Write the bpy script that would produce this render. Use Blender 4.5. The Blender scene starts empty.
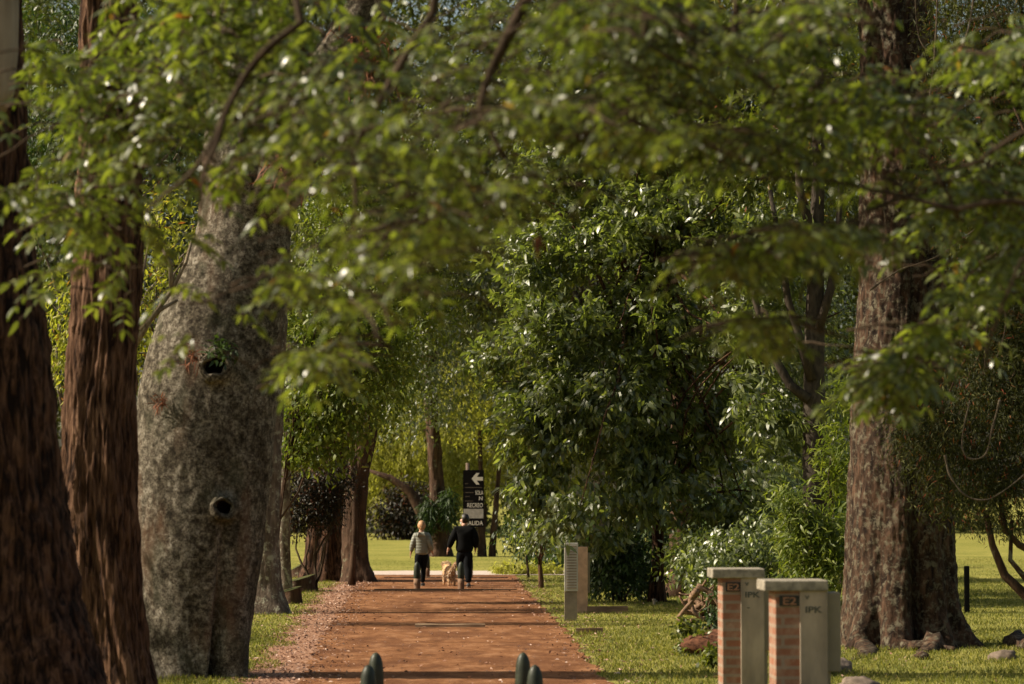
import bpy, math, random
import numpy as np
from mathutils import Vector, Matrix, noise
random.seed(7)
RNG = np.random.default_rng(11)
sc = bpy.context.scene
COL = sc.collection
F = 2844.0; HC = 2.4
PITCH = math.atan((493 - 342) / F)
cp, sp = math.cos(PITCH), math.sin(PITCH)

def W(px, py, d):
    """world point at distance d (along +Y) seen in direction px,py of the photograph"""
    x = (px - 512) / F; y = (342 - py) / F
    dy = cp - y * sp; dz = sp + y * cp
    t = d / dy
    return np.array([x * t, d, HC + dz * t])
def G(px, py, z=0.0):
    x = (px - 512) / F; y = (342 - py) / F
    dy = cp - y * sp; dz = sp + y * cp
    t = (z - HC) / dz
    return np.array([x * t, dy * t, z])

# ------------------------------------------------------------------ mesh tools
class MB:
    def __init__(s): s.v = []; s.f = []; s.n = 0
    def add(s, verts, faces):
        verts = np.asarray(verts, float).reshape(-1, 3)
        s.v.append(verts); s.f += [tuple(i + s.n for i in f) for f in faces]; s.n += len(verts)
    def box(s, c, size, rz=0.0, bev=0.0):
        x, y, z = [a / 2 for a in size]
        v = np.array([(i * x, j * y, k * z) for k in (-1, 1) for j in (-1, 1) for i in (-1, 1)], float)
        if rz:
            ca, sa = math.cos(rz), math.sin(rz)
            v = np.stack([v[:, 0] * ca - v[:, 1] * sa, v[:, 0] * sa + v[:, 1] * ca, v[:, 2]], 1)
        s.add(v + np.array(c), [(0, 2, 3, 1), (4, 5, 7, 6), (0, 1, 5, 4), (2, 6, 7, 3), (0, 4, 6, 2), (1, 3, 7, 5)])
    def tube(s, pts, rad, seg=8, cap=True, wob=0.0, ell=1.0):
        pts = np.asarray(pts, float); n = len(pts)
        rad = np.broadcast_to(np.asarray(rad, float), (n,))
        T = np.gradient(pts, axis=0); T /= np.linalg.norm(T, axis=1)[:, None] + 1e-9
        a = np.array([0.31, 0.95, 0.05]) if abs(T[0][1]) < 0.8 else np.array([1.0, 0.1, 0.1])
        V = []
        for i in range(n):
            u = np.cross(T[i], a); u /= np.linalg.norm(u) + 1e-9
            w = np.cross(T[i], u); a = np.cross(u, T[i]) * 1.0
            a = w
            a = -np.cross(T[i], u) if False else a
            for k in range(seg):
                th = 2 * math.pi * k / seg
                r = rad[i] * (1 + (wob * noise.noise(Vector(pts[i] * 3 + k * 1.7)) if wob else 0))
                V.append(pts[i] + r * (math.cos(th) * u + ell * math.sin(th) * w))
            a = np.cross(T[i], u); a = np.cross(a, T[i]); a = -a if False else np.cross(T[i], u)
            a = a
        Fc = []
        for i in range(n - 1):
            for k in range(seg):
                k2 = (k + 1) % seg
                Fc.append((i * seg + k, i * seg + k2, (i + 1) * seg + k2, (i + 1) * seg + k))
        if cap:
            Fc.append(tuple(range(seg - 1, -1, -1))); Fc.append(tuple((n - 1) * seg + k for k in range(seg)))
        s.add(V, Fc)
    def arr(s, other):
        if other.n: s.add(np.concatenate(other.v), other.f)
    def build(s, name, m, parent=None, smooth=False):
        V = np.concatenate(s.v) if s.v else np.zeros((0, 3))
        return mkobj(name, V, s.f, m, parent, smooth)

# frame transport made simple: the tube above needs a stable side vector
def _tube(s, pts, rad, seg=8, cap=True, wob=0.0, ell=1.0):
    pts = np.asarray(pts, float); n = len(pts)
    rad = np.broadcast_to(np.asarray(rad, float), (n,))
    T = np.gradient(pts, axis=0); T /= np.linalg.norm(T, axis=1)[:, None] + 1e-9
    u = np.cross(T[0], np.array([0.13, 0.97, 0.21]))
    if np.linalg.norm(u) < 0.2: u = np.cross(T[0], np.array([1.0, 0.1, 0.2]))
    V = []
    for i in range(n):
        u = u - T[i] * np.dot(u, T[i]); u /= np.linalg.norm(u) + 1e-9
        w = np.cross(T[i], u)
        for k in range(seg):
            th = 2 * math.pi * k / seg
            r = rad[i] * (1 + (wob * noise.noise(Vector(pts[i] * 3 + k * 1.7)) if wob else 0))
            V.append(pts[i] + r * (math.cos(th) * u + ell * math.sin(th) * w))
    Fc = [(i * seg + k, i * seg + (k + 1) % seg, (i + 1) * seg + (k + 1) % seg, (i + 1) * seg + k) for i in range(n - 1) for k in range(seg)]
    if cap:
        Fc.append(tuple(range(seg - 1, -1, -1))); Fc.append(tuple((n - 1) * seg + k for k in range(seg)))
    s.add(V, Fc)
MB.tube = _tube

def link(o, parent=None):
    COL.objects.link(o)
    if parent is not None:
        o.parent = parent
        o.matrix_parent_inverse = Matrix.Translation(parent.location).inverted() if parent.type == 'EMPTY' and not parent.get('_rot') else Matrix.Identity(4)
    return o
def mkobj(name, V, faces, m, parent=None, smooth=False):
    me = bpy.data.meshes.new(name); me.from_pydata(np.asarray(V).tolist(), [], faces); me.update()
    if m: me.materials.append(m)
    if smooth: me.polygons.foreach_set('use_smooth', [True] * len(me.polygons))
    return link(bpy.data.objects.new(name, me), parent)
def mkfast(name, V, polys, nper, m, parent=None, smooth=False):
    """V (n,3); polys flat loop index array; nper verts per polygon (constant)"""
    me = bpy.data.meshes.new(name)
    me.vertices.add(len(V)); me.vertices.foreach_set('co', np.asarray(V, np.float32).ravel())
    L = np.asarray(polys, np.int32).ravel(); npoly = len(L) // nper
    me.loops.add(len(L)); me.loops.foreach_set('vertex_index', L)
    me.polygons.add(npoly)
    me.polygons.foreach_set('loop_start', np.arange(npoly, dtype=np.int32) * nper)
    me.polygons.foreach_set('loop_total', np.full(npoly, nper, np.int32))
    if smooth: me.polygons.foreach_set('use_smooth', np.ones(npoly, bool))
    me.update(calc_edges=True); me.validate()
    me.materials.append(m)
    return link(bpy.data.objects.new(name, me), parent)
def tag(o, label=None, cat=None, group=None, kind=None):
    if label: o['label'] = label
    if cat: o['category'] = cat
    if group: o['group'] = group
    if kind: o['kind'] = kind
    return o
def empty(name, loc, label, cat, group=None):
    o = bpy.data.objects.new(name, None); o.location = tuple(float(a) for a in loc); COL.objects.link(o)
    o.empty_display_size = 0.2
    return tag(o, label, cat, group)

# ------------------------------------------------------------------ materials
def nt(name):
    m = bpy.data.materials.new(name); m.use_nodes = True
    t = m.node_tree; b = t.nodes['Principled BSDF']; return m, t, b
def ramp(t, fac, stops, interp='LINEAR'):
    r = t.nodes.new('ShaderNodeValToRGB'); r.color_ramp.interpolation = interp
    e = r.color_ramp.elements
    while len(e) < len(stops): e.new(0.5)
    for k, (p, c) in enumerate(stops):
        e[k].position = p; e[k].color = (*c, 1) if len(c) == 3 else c
    t.links.new(fac, r.inputs[0]); return r.outputs[0]
def coords(t, scale=(1, 1, 1)):
    g = t.nodes.new('ShaderNodeNewGeometry'); mp = t.nodes.new('ShaderNodeMapping')
    mp.inputs['Scale'].default_value = scale
    t.links.new(g.outputs['Position'], mp.inputs[0]); return mp.outputs[0]
def nz(t, vec, scale, detail=4, rough=0.55, dist=0.0):
    n = t.nodes.new('ShaderNodeTexNoise'); n.inputs['Scale'].default_value = scale
    n.inputs['Detail'].default_value = detail; n.inputs['Roughness'].default_value = rough
    n.inputs['Distortion'].default_value = dist
    t.links.new(vec, n.inputs['Vector']); return n.outputs[0]
def mix(t, fac, a, b, mode='MIX'):
    x = t.nodes.new('ShaderNodeMix'); x.data_type = 'RGBA'; x.blend_type = mode
    for s, v in ((x.inputs[0], fac), (x.inputs[6], a), (x.inputs[7], b)):
        if isinstance(v, (int, float)): s.default_value = v
        elif isinstance(v, tuple): s.default_value = (*v, 1)
        else: t.links.new(v, s)
    return x.outputs[2]
def bump(t, b, h, strength=0.5, dist=0.02):
    n = t.nodes.new('ShaderNodeBump'); n.inputs['Strength'].default_value = strength; n.inputs['Distance'].default_value = dist
    t.links.new(h, n.inputs['Height']); t.links.new(n.outputs[0], b.inputs['Normal'])
def leafmat(name, stops, rough=0.35, trans=0.35, spec=0.5, tcol=(1.5, 1.6, 0.6)):
    m, t, b = nt(name)
    g = t.nodes.new('ShaderNodeNewGeometry')
    c = ramp(t, g.outputs['Random Per Island'], stops)
    t.links.new(c, b.inputs['Base Color']); b.inputs['Roughness'].default_value = rough
    b.inputs['Specular IOR Level'].default_value = spec
    tr = t.nodes.new('ShaderNodeBsdfTranslucent')
    t.links.new(mix(t, 1.0, c, tcol, 'MULTIPLY'), tr.inputs[0])
    ms = t.nodes.new('ShaderNodeMixShader'); ms.inputs[0].default_value = trans
    t.links.new(b.outputs[0], ms.inputs[1]); t.links.new(tr.outputs[0], ms.inputs[2])
    t.links.new(ms.outputs[0], t.nodes['Material Output'].inputs[0])
    return m
def simple(name, col, rough=0.6, var=0.25, scale=8, bmp=0.0, spec=0.5, scl=(1, 1, 1)):
    m, t, b = nt(name)
    v = coords(t, scl); n = nz(t, v, scale)
    d = tuple(c * (1 - var) for c in col); e = tuple(min(1, c * (1 + var)) for c in col)
    t.links.new(ramp(t, n, [(0.3, d), (0.7, e)]), b.inputs['Base Color'])
    b.inputs['Roughness'].default_value = rough; b.inputs['Specular IOR Level'].default_value = spec
    if bmp: bump(t, b, n, bmp, 0.01)
    return m
def bark(name, stops, zs=0.12, scale=14, strength=0.8, patch=None, pscale=5, pth=(0.52, 0.6), dist=0.04):
    m, t, b = nt(name)
    v = coords(t, (1, 1, zs)); n = nz(t, v, scale, 6, 0.6, 0.6)
    c = ramp(t, n, stops)
    h = n
    v1 = coords(t, (1, 1, 1)); n1 = nz(t, v1, 1.3, 3)
    c = mix(t, ramp(t, n1, [(0.35, (0, 0, 0)), (0.65, (1, 1, 1))]), c, mix(t, 1.0, c, (0.62, 0.58, 0.55), 'MULTIPLY'))
    if patch:
        n2 = nz(t, v1, pscale, 7, 0.72, 0.3)
        f = ramp(t, n2, [(pth[0], (0, 0, 0)), (pth[1], (1, 1, 1))])
        c = mix(t, f, c, patch)
        h = mix(t, 0.5, h, n2)
    t.links.new(c, b.inputs['Base Color']); b.inputs['Roughness'].default_value = 0.9
    b.inputs['Specular IOR Level'].default_value = 0.15
    bump(t, b, h, strength, dist)
    return m

M = {}
M['stringy'] = bark('stringy_bark', [(0.38, (0.02, 0.009, 0.005)), (0.5, (0.10, 0.052, 0.03)), (0.63, (0.19, 0.11, 0.07))], 0.16, 17, 1.0)
M['stringy_dark'] = bark('dark_stringy_bark', [(0.40, (0.010, 0.005, 0.003)), (0.5, (0.055, 0.027, 0.016)), (0.63, (0.14, 0.075, 0.045))], 0.18, 15, 1.0)
M['pale_bark'] = bark('pale_smooth_bark', [(0.3, (0.22, 0.18, 0.14)), (0.7, (0.40, 0.36, 0.30))], 0.1, 6, 0.3)
M['grey_bark'] = bark('grey_bark', [(0.3, (0.06, 0.045, 0.035)), (0.7, (0.24, 0.19, 0.15))], 0.3, 10, 0.8, (0.30, 0.29, 0.22), 6)
M['dark_bark'] = bark('dark_bark', [(0.3, (0.025, 0.015, 0.01)), (0.7, (0.12, 0.07, 0.045))], 0.15, 10, 1.0, (0.16, 0.15, 0.10), 4, (0.58, 0.66))
M['red_lichen'] = bark('red_lichen_bark', [(0.38, (0.015, 0.009, 0.006)), (0.5, (0.045, 0.026, 0.016)), (0.65, (0.11, 0.064, 0.040))], 0.35, 9, 0.8, (0.12, 0.105, 0.072), 9, (0.50, 0.62))
M['twig'] = bark('twig_bark', [(0.3, (0.12, 0.09, 0.06)), (0.7, (0.30, 0.25, 0.18))], 0.5, 20, 0.3)
M['grey_dark'] = bark('dark_grey_bark', [(0.3, (0.03, 0.024, 0.018)), (0.7, (0.10, 0.08, 0.06))], 0.4, 10, 0.8)
M['vine'] = bark('vine_bark', [(0.3, (0.06, 0.045, 0.03)), (0.7, (0.17, 0.135, 0.095))], 0.5, 30, 0.6)
M['twig_dark'] = bark('dark_twig_bark', [(0.3, (0.03, 0.02, 0.012)), (0.7, (0.10, 0.07, 0.045))], 0.5, 20, 0.3)
# spotted trunk: grey-beige skin with dark lenticels, moss and rust streaks
def spotted():
    m, t, b = nt('spotted_bark')
    v = coords(t)
    n = nz(t, v, 13, 10, 0.8, 0.2); n2 = nz(t, v, 24, 6, 0.8)
    c = ramp(t, n, [(0.40, (0.03, 0.024, 0.016)), (0.49, (0.13, 0.11, 0.08)), (0.56, (0.23, 0.20, 0.155)), (0.66, (0.38, 0.35, 0.29))])
    c = mix(t, ramp(t, n2, [(0.40, (1, 1, 1)), (0.47, (0, 0, 0))]), c, (0.05, 0.035, 0.025))
    n5 = nz(t, coords(t, (1, 1, .7)), 3.2, 9, 0.72, 0.5)
    c = mix(t, ramp(t, n5, [(0.44, (0.8, 0.8, 0.8)), (0.54, (0, 0, 0))]), c, mix(t, 1.0, c, (0.30, 0.27, 0.22), 'MULTIPLY'))
    n3 = nz(t, coords(t, (1, 1, 0.35)), 1.6, 4, 0.6)
    c = mix(t, ramp(t, n3, [(0.57, (0, 0, 0)), (0.70, (0.6, 0.6, 0.6))]), c, (0.13, 0.07, 0.04))
    n4 = nz(t, coords(t, (1, 1, 0.6)), 2.3, 4, 0.6)
    c = mix(t, ramp(t, n4, [(0.54, (0, 0, 0)), (0.70, (0.6, 0.6, 0.6))]), c, (0.05, 0.052, 0.03))
    t.links.new(c, b.inputs['Base Color']); b.inputs['Roughness'].default_value = 0.9
    b.inputs['Specular IOR Level'].default_value = 0.15
    bump(t, b, mix(t, 0.5, n, n2), 0.9, 0.03); return m
M['spotted'] = spotted()

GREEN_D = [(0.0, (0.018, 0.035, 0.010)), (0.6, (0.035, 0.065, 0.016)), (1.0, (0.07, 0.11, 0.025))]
GREEN_M = [(0.0, (0.05, 0.065, 0.010)), (0.6, (0.10, 0.12, 0.018)), (0.97, (0.18, 0.19, 0.03)), (1.0, (0.25, 0.07, 0.03))]
GREEN_L = [(0.0, (0.07, 0.10, 0.015)), (0.6, (0.13, 0.165, 0.025)), (1.0, (0.22, 0.24, 0.05))]
YELLOW = [(0.0, (0.16, 0.18, 0.03)), (0.6, (0.28, 0.28, 0.05)), (0.93, (0.40, 0.38, 0.09)), (1.0, (0.30, 0.10, 0.04))]
M['leaf_glossy'] = leafmat('glossy_dark_leaf', [(0.0, (0.06, 0.08, 0.024)), (0.6, (0.13, 0.16, 0.045)), (0.85, (0.21, 0.24, 0.075)), (1.0, (0.30, 0.33, 0.11))], 0.44, 0.45, 1.0)
M['leaf_small'] = leafmat('small_glossy_leaf', [(0.0, (0.035, 0.048, 0.010)), (0.7, (0.085, 0.105, 0.018)), (1.0, (0.17, 0.19, 0.035))], 0.48, 0.42, 1.0)
for _m in (M['leaf_glossy'], M['leaf_small']):
    _b = _m.node_tree.nodes['Principled BSDF']; _b.inputs['Coat Weight'].default_value = .7; _b.inputs['Coat Roughness'].default_value = .38
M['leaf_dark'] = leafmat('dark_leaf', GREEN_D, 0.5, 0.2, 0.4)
M['leaf_mid'] = leafmat('mid_green_leaf', GREEN_M, 0.4, 0.35, 0.5)
M['leaf_fore'] = leafmat('pinnate_leaf', [(0.0, (0.05, 0.07, 0.012)), (0.6, (0.10, 0.125, 0.024)), (0.99, (0.20, 0.225, 0.05)), (1.0, (0.25, 0.08, 0.03))], 0.36, 0.48, 1.0)
M['leaf_light'] = leafmat('light_green_leaf', GREEN_L, 0.45, 0.4, 0.4)
M['leaf_yellow'] = leafmat('yellow_green_leaf', YELLOW, 0.5, 0.45, 0.3)
M['leaf_willow'] = leafmat('weeping_leaf', [(0.0, (0.19, 0.185, 0.04)), (0.6, (0.32, 0.31, 0.075)), (1.0, (0.44, 0.42, 0.13))], 0.6, 0.5, 0.2)
M['leaf_maroon'] = leafmat('maroon_leaf', [(0.0, (0.010, 0.010, 0.005)), (0.6, (0.022, 0.020, 0.009)), (0.9, (0.045, 0.032, 0.013)), (1.0, (0.14, 0.04, 0.02))], 0.5, 0.15, 0.3, (1.3, 0.9, 0.7))
M['leaf_needle'] = leafmat('needle_leaf', [(0.0, (0.018, 0.024, 0.008)), (0.6, (0.045, 0.05, 0.014)), (0.94, (0.09, 0.09, 0.02)), (1.0, (0.28, 0.06, 0.03))], 0.6, 0.25, 0.2)
M['leaf_far'] = leafmat('far_wood_leaf', [(0.0, (0.035, 0.045, 0.010)), (0.6, (0.07, 0.08, 0.016)), (1.0, (0.14, 0.14, 0.03))], 0.5, 0.25, 0.3)
M['dry'] = leafmat('dry_leaf', [(0.0, (0.06, 0.022, 0.012)), (0.5, (0.14, 0.055, 0.028)), (1.0, (0.24, 0.10, 0.05))], 0.7, 0.25, 0.2, (1.3, 1.0, 0.8))
M['litter'] = leafmat('litter_leaf', [(0.0, (0.09, 0.04, 0.025)), (0.4, (0.24, 0.12, 0.075)), (0.8, (0.42, 0.27, 0.19)), (1.0, (0.62, 0.46, 0.38))], 0.7, 0.1, 0.3, (1, 1, 1))
M['grassblade'] = leafmat('grass_blade', [(0.0, (0.085, 0.092, 0.018)), (0.6, (0.15, 0.165, 0.03)), (1.0, (0.34, 0.29, 0.09))], 0.55, 0.35, 0.3)

def ground_mat():
    m, t, b = nt('grass_ground')
    v = coords(t); n = nz(t, v, 0.35, 5, 0.6); n2 = nz(t, v, 9, 6, 0.7); n3 = nz(t, v, 45, 3, 0.7)
    c = ramp(t, n2, [(0.36, (0.085, 0.10, 0.018)), (0.5, (0.215, 0.215, 0.042)), (0.64, (0.34, 0.31, 0.08))])
    c = mix(t, ramp(t, n, [(0.42, (0, 0, 0)), (0.62, (0.6, 0.6, 0.6))]), c, (0.37, 0.33, 0.085))
    c = mix(t, ramp(t, n3, [(0.3, (0.35, 0.35, 0.35)), (0.5, (0, 0, 0))]), c, (0.06, 0.06, 0.02))
    t.links.new(c, b.inputs['Base Color']); b.inputs['Roughness'].default_value = 0.95; b.inputs['Specular IOR Level'].default_value = 0.1
    bump(t, b, n3, 0.8, 0.05); return m
def path_mat():
    m, t, b = nt('red_earth')
    v = coords(t, (1, .5, 1)); n = nz(t, v, 2.2, 8, 0.72); n2 = nz(t, v, 30, 5, 0.75); n3 = nz(t, coords(t, (1.0, 0.35, 1)), 1.1, 7, 0.72)
    c = ramp(t, n, [(0.36, (0.11, 0.046, 0.019)), (0.5, (0.205, 0.09, 0.038)), (0.64, (0.29, 0.148, 0.074))])
    c = mix(t, ramp(t, n3, [(0.47, (0, 0, 0)), (0.58, (0.75, 0.75, 0.75))]), c, (0.11, 0.045, 0.020))
    c = mix(t, ramp(t, n2, [(0.62, (0, 0, 0)), (0.72, (0.7, 0.7, 0.7))]), c, (0.55, 0.33, 0.22))
    c = mix(t, ramp(t, n2, [(0.28, (0.8, 0.8, 0.8)), (0.40, (0, 0, 0))]), c, (0.12, 0.045, 0.025))
    t.links.new(c, b.inputs['Base Color']); b.inputs['Roughness'].default_value = 0.95; b.inputs['Specular IOR Level'].default_value = 0.1
    bump(t, b, mix(t, 0.6, n2, n), 0.9, 0.04); return m
M['ground'] = ground_mat(); M['path'] = path_mat()
M['verge'] = simple('litter_soil', (0.27, 0.15, 0.095), 0.95, 0.5, 18, 0.8, 0.1)
M['cross'] = simple('pale_gravel', (0.46, 0.38, 0.33), 0.95, 0.25, 14, 0.5, 0.1)
M['soil'] = simple('red_soil', (0.085, 0.037, 0.021), 0.95, 0.7, 14, 1.0, 0.1)
M['rock'] = simple('grey_rock', (0.17, 0.13, 0.10), 0.9, 0.4, 9, 1.0, 0.2)
M['concrete'] = simple('weathered_concrete', (0.30, 0.27, 0.21), 0.9, 0.25, 12, 0.5, 0.2)
M['cap'] = simple('concrete_cap', (0.26, 0.23, 0.18), 0.9, 0.4, 14, 0.6, 0.2)
M['panel'] = simple('grey_panel', (0.29, 0.235, 0.175), 0.75, 0.34, 5, 0.1, 0.3, (1, 1, .35))
M['panel_side'] = simple('side_box_grey', (0.27, 0.225, 0.165), 0.7, 0.1, 6, 0.1, 0.3)
M['ink'] = simple('faded_ink', (0.08, 0.078, 0.06), 0.8, 0.2, 30)
M['tile'] = simple('black_tile', (0.012, 0.010, 0.009), 0.4, 0.2, 20)
M['tile_num'] = simple('tile_number_brown', (0.28, 0.13, 0.07), 0.7, 0.2, 30)
M['bollard'] = simple('dark_green_paint', (0.022, 0.028, 0.016), 0.5, 0.4, 10, 0.15, 0.35)
M['wood_worn'] = simple('worn_wood', (0.20, 0.12, 0.075), 0.8, 0.35, 12, 0.5, 0.2, (1, 1, 0.2))
M['timber'] = simple('weathered_timber', (0.20, 0.13, 0.085), 0.85, 0.35, 14, 0.6, 0.2, (0.2, 1, 1))
M['rotten_shade'] = simple('rotten_wood_painted_shade', (0.02, 0.012, 0.008), 0.95, 0.5, 20, 0.5, 0.05)  # decayed wood, blackened to paint in the shade inside the knot holes
M['sign_black'] = simple('sign_black', (0.006, 0.0055, 0.005), 0.6, 0.2, 10, 0, 0.08)
M['sign_white'] = simple('sign_white', (0.56, 0.54, 0.46), 0.6, 0.08, 10)
M['sign_grey'] = simple('sign_map_grey', (0.30, 0.29, 0.25), 0.6, 0.25, 12)
M['sign_faint'] = simple('sign_faint', (0.075, 0.06, 0.04), 0.6, 0.2, 12)
M['post_wood'] = simple('post_wood', (0.10, 0.065, 0.04), 0.8, 0.3, 14, 0.3)
M['black'] = simple('black_metal', (0.008, 0.008, 0.008), 0.8, 0.2, 8, 0, 0.1)
M['jacket_w'] = simple('sage_puffer', (0.20, 0.22, 0.17), 0.65, 0.12, 8, 0.1)
M['jacket_m'] = simple('black_jacket', (0.006, 0.0062, 0.0065), 0.85, 0.3, 8, 0.2, 0.08)
M['trouser'] = simple('dark_trousers', (0.007, 0.008, 0.010), 0.9, 0.3, 8, 0, 0.08)
M['shoe'] = simple('dark_shoe', (0.03, 0.03, 0.032), 0.6, 0.2, 8)
M['sole'] = simple('pale_sole', (0.5, 0.5, 0.48), 0.6, 0.1, 8)
M['skin'] = simple('skin', (0.48, 0.27, 0.19), 0.55, 0.08, 8)
M['hair_w'] = simple('ginger_blonde_hair', (0.46, 0.26, 0.13), 0.55, 0.35, 30, 0.4, 0.4, (1, 1, 0.2))
M['hair_m'] = simple('dark_hair', (0.014, 0.010, 0.008), 0.5, 0.3, 30, 0.4)
M['mask'] = simple('white_mask', (0.75, 0.75, 0.72), 0.7, 0.05, 8)
M['dog'] = simple('cream_fur', (0.52, 0.32, 0.17), 0.85, 0.35, 6, 0.5, 0.2)
M['moss'] = leafmat('moss', [(0, (0.05, 0.075, 0.015)), (1, (0.14, 0.17, 0.035))], 0.8, 0.2, 0.1)
M['mossy_top'] = simple('mossy_cut_wood', (0.06, 0.062, 0.022), 0.95, 0.8, 12, 0.8, 0.1)
def puffer():
    m, t, b = nt('quilted_puffer'); v = coords(t)
    w = t.nodes.new('ShaderNodeTexWave'); w.bands_direction = 'Z'; w.inputs['Scale'].default_value = 4.2; w.inputs['Distortion'].default_value = 0.6
    t.links.new(v, w.inputs[0])
    c = ramp(t, nz(t, v, 9), [(0.3, (0.15, 0.155, 0.125)), (0.7, (0.23, 0.235, 0.195))])
    c = mix(t, ramp(t, w.outputs[1], [(0.0, (0.18, 0.18, 0.18)), (0.2, (0, 0, 0))]), c, (0.11, 0.12, 0.09))
    t.links.new(c, b.inputs['Base Color']); b.inputs['Roughness'].default_value = 0.55
    bump(t, b, w.outputs[1], 0.45, 0.010); return m
M['puffer'] = puffer()
def brickmat():
    m, t, b = nt('old_brick')
    tc = t.nodes.new('ShaderNodeTexCoord'); sx = t.nodes.new('ShaderNodeSeparateXYZ'); t.links.new(tc.outputs['Object'], sx.inputs[0])
    ad = t.nodes.new('ShaderNodeMath'); ad.operation = 'ADD'; t.links.new(sx.outputs[0], ad.inputs[0]); t.links.new(sx.outputs[1], ad.inputs[1])
    cb = t.nodes.new('ShaderNodeCombineXYZ'); t.links.new(ad.outputs[0], cb.inputs[0]); t.links.new(sx.outputs[2], cb.inputs[1])
    br = t.nodes.new('ShaderNodeTexBrick'); t.links.new(cb.outputs[0], br.inputs[0])
    br.inputs['Color1'].default_value = (0.27, 0.105, 0.055, 1); br.inputs['Color2'].default_value = (0.23, 0.105, 0.062, 1)
    br.inputs['Mortar'].default_value = (0.25, 0.18, 0.13, 1); br.inputs['Scale'].default_value = 1.0
    br.inputs['Mortar Size'].default_value = 0.018; br.inputs['Brick Width'].default_value = 0.42; br.inputs['Row Height'].default_value = 0.10
    v = coords(t); n = nz(t, v, 7, 5, 0.65)
    c = mix(t, ramp(t, n, [(0.45, (0, 0, 0)), (0.7, (0.65, 0.65, 0.65))]), br.outputs[0], (0.40, 0.28, 0.20))
    t.links.new(c, b.inputs['Base Color']); b.inputs['Roughness'].default_value = 0.9
    bump(t, b, mix(t, 0.4, br.outputs[1], n), 0.4, 0.01); return m
M['brick'] = brickmat()

# ------------------------------------------------------------------ foliage
def unit(a): return a / (np.linalg.norm(a, axis=-1, keepdims=True) + 1e-9)
def leaf_mesh(name, P, D, N, L, Wd, m, parent=None, rich=False):
    """P base points, D directions, N rough normals, L lengths, Wd widths"""
    n = len(P); D = unit(D); S = unit(np.cross(D, N)); N = np.cross(S, D)
    L = L[:, None]; Wd = Wd[:, None]
    if rich:
        v = np.stack([P, P + D * L * .3 + S * Wd * .5 + N * L * .03, P + D * L * .3 - S * Wd * .5 + N * L * .03,
                      P + D * L * .68 + S * Wd * .36 - N * L * .03, P + D * L * .68 - S * Wd * .36 - N * L * .03, P + D * L - N * L * .16], 1).reshape(-1, 3)
        b = (np.arange(n) * 6)[:, None]
        f = np.concatenate([b + [0, 2, 1], b + [1, 2, 4], b + [1, 4, 3], b + [3, 4, 5]], 1).reshape(-1, 3)
        return mkfast(name, v, f, 3, m, parent, smooth=True)
    fold = 0.12
    v = np.stack([P, P + D * L * .45 + S * Wd * .5 + N * Wd * fold, P + D * L - N * L * .10, P + D * L * .45 - S * Wd * .5 + N * Wd * fold], 1).reshape(-1, 3)
    b = (np.arange(n) * 4)[:, None]
    f = np.concatenate([b + [0, 2, 1], b + [0, 3, 2]], 1).reshape(-1, 3)
    return mkfast(name, v, f, 3, m, parent)
def lobe_pts(rng, lobes, n, shell=0.45, gap=0.0, gs=0.8):
    L = np.array(lobes, float); vol = L[:, 3] * L[:, 4] * L[:, 5]; out = []
    got = 0
    while got < n:
        k = rng.choice(len(L), size=n * 2, p=vol / vol.sum())
        d = unit(rng.normal(size=(n * 2, 3))); r = rng.random(n * 2) ** shell
        p = L[k, :3] + d * L[k, 3:] * r[:, None]
        if gap:
            q = p * gs
            s = np.sin(q[:, 0] * 2.1 + 1.3 * np.sin(q[:, 2] * 1.7)) + np.sin(q[:, 1] * 1.9 + 2 * np.sin(q[:, 0])) + np.sin(q[:, 2] * 2.6 + 1.1 * np.sin(q[:, 1] * 2.2))
            p = p[s > -3 + 6 * gap * 0.75 - rng.random(len(p)) * 0.8]
        out.append(p); got += len(p)
    p = np.concatenate(out); rng.shuffle(p); return p[:n]
def crown(name, rng, lobes, nclus, per, spread, size, m, parent, droop=0.5, asp=0.38, gap=0.25, gs=0.8, shell=0.45, rich=False, flat=0.6, zmin=0.3, nout=0.5, whorl=False):
    C = lobe_pts(rng, lobes, nclus, shell, gap, gs)
    cen = np.mean(np.array(lobes)[:, :3], 0)
    n = nclus * per
    P = np.repeat(C, per, 0) + rng.normal(size=(n, 3)) * spread * np.array([1, 1, .7])
    out = np.repeat(unit(C - cen), per, 0)
    D = rng.normal(size=(n, 3)) * .8 + out * .5 + np.array([0, 0, -droop * 1.5])
    N = rng.normal(size=(n, 3)) * flat + np.array([0, 0, 1.0 if nout < .7 else .55]) + out * nout
    if whorl:
        ax = unit(unit(C - cen) * .8 + rng.normal(size=(nclus, 3)) * .5 + np.array([0, 0, -.1]))
        D = unit(rng.normal(size=(n, 3))) * .9 + np.repeat(ax, per, 0) * .8 + np.array([0, 0, -droop])
        N = np.repeat(ax * .9 + rng.normal(size=(nclus, 3)) * .45 + np.array([0, 0, .7]), per, 0) + rng.normal(size=(n, 3)) * .3
    L = size * rng.uniform(.6, 1.3, n)
    k = P[:, 2] > zmin
    return leaf_mesh(name, P[k], D[k], N[k], L[k], L[k] * asp, m, parent, rich), C
def curve(a, b, n=8, sag=0.0, wig=0.15, rng=RNG):
    a = np.asarray(a, float); b = np.asarray(b, float); t = np.linspace(0, 1, n)[:, None]
    l = np.linalg.norm(b - a); p = a + (b - a) * t
    p[:, 2] += (sag * l * 4 * t * (1 - t))[:, 0]
    ph = rng.random((2, 3)) * 6.28
    w = (np.sin(t * 4 + ph[0]) * .6 + np.sin(t * 9 + ph[1]) * .3) * wig * l * .25 * np.sin(np.pi * t)
    return p + w
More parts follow.
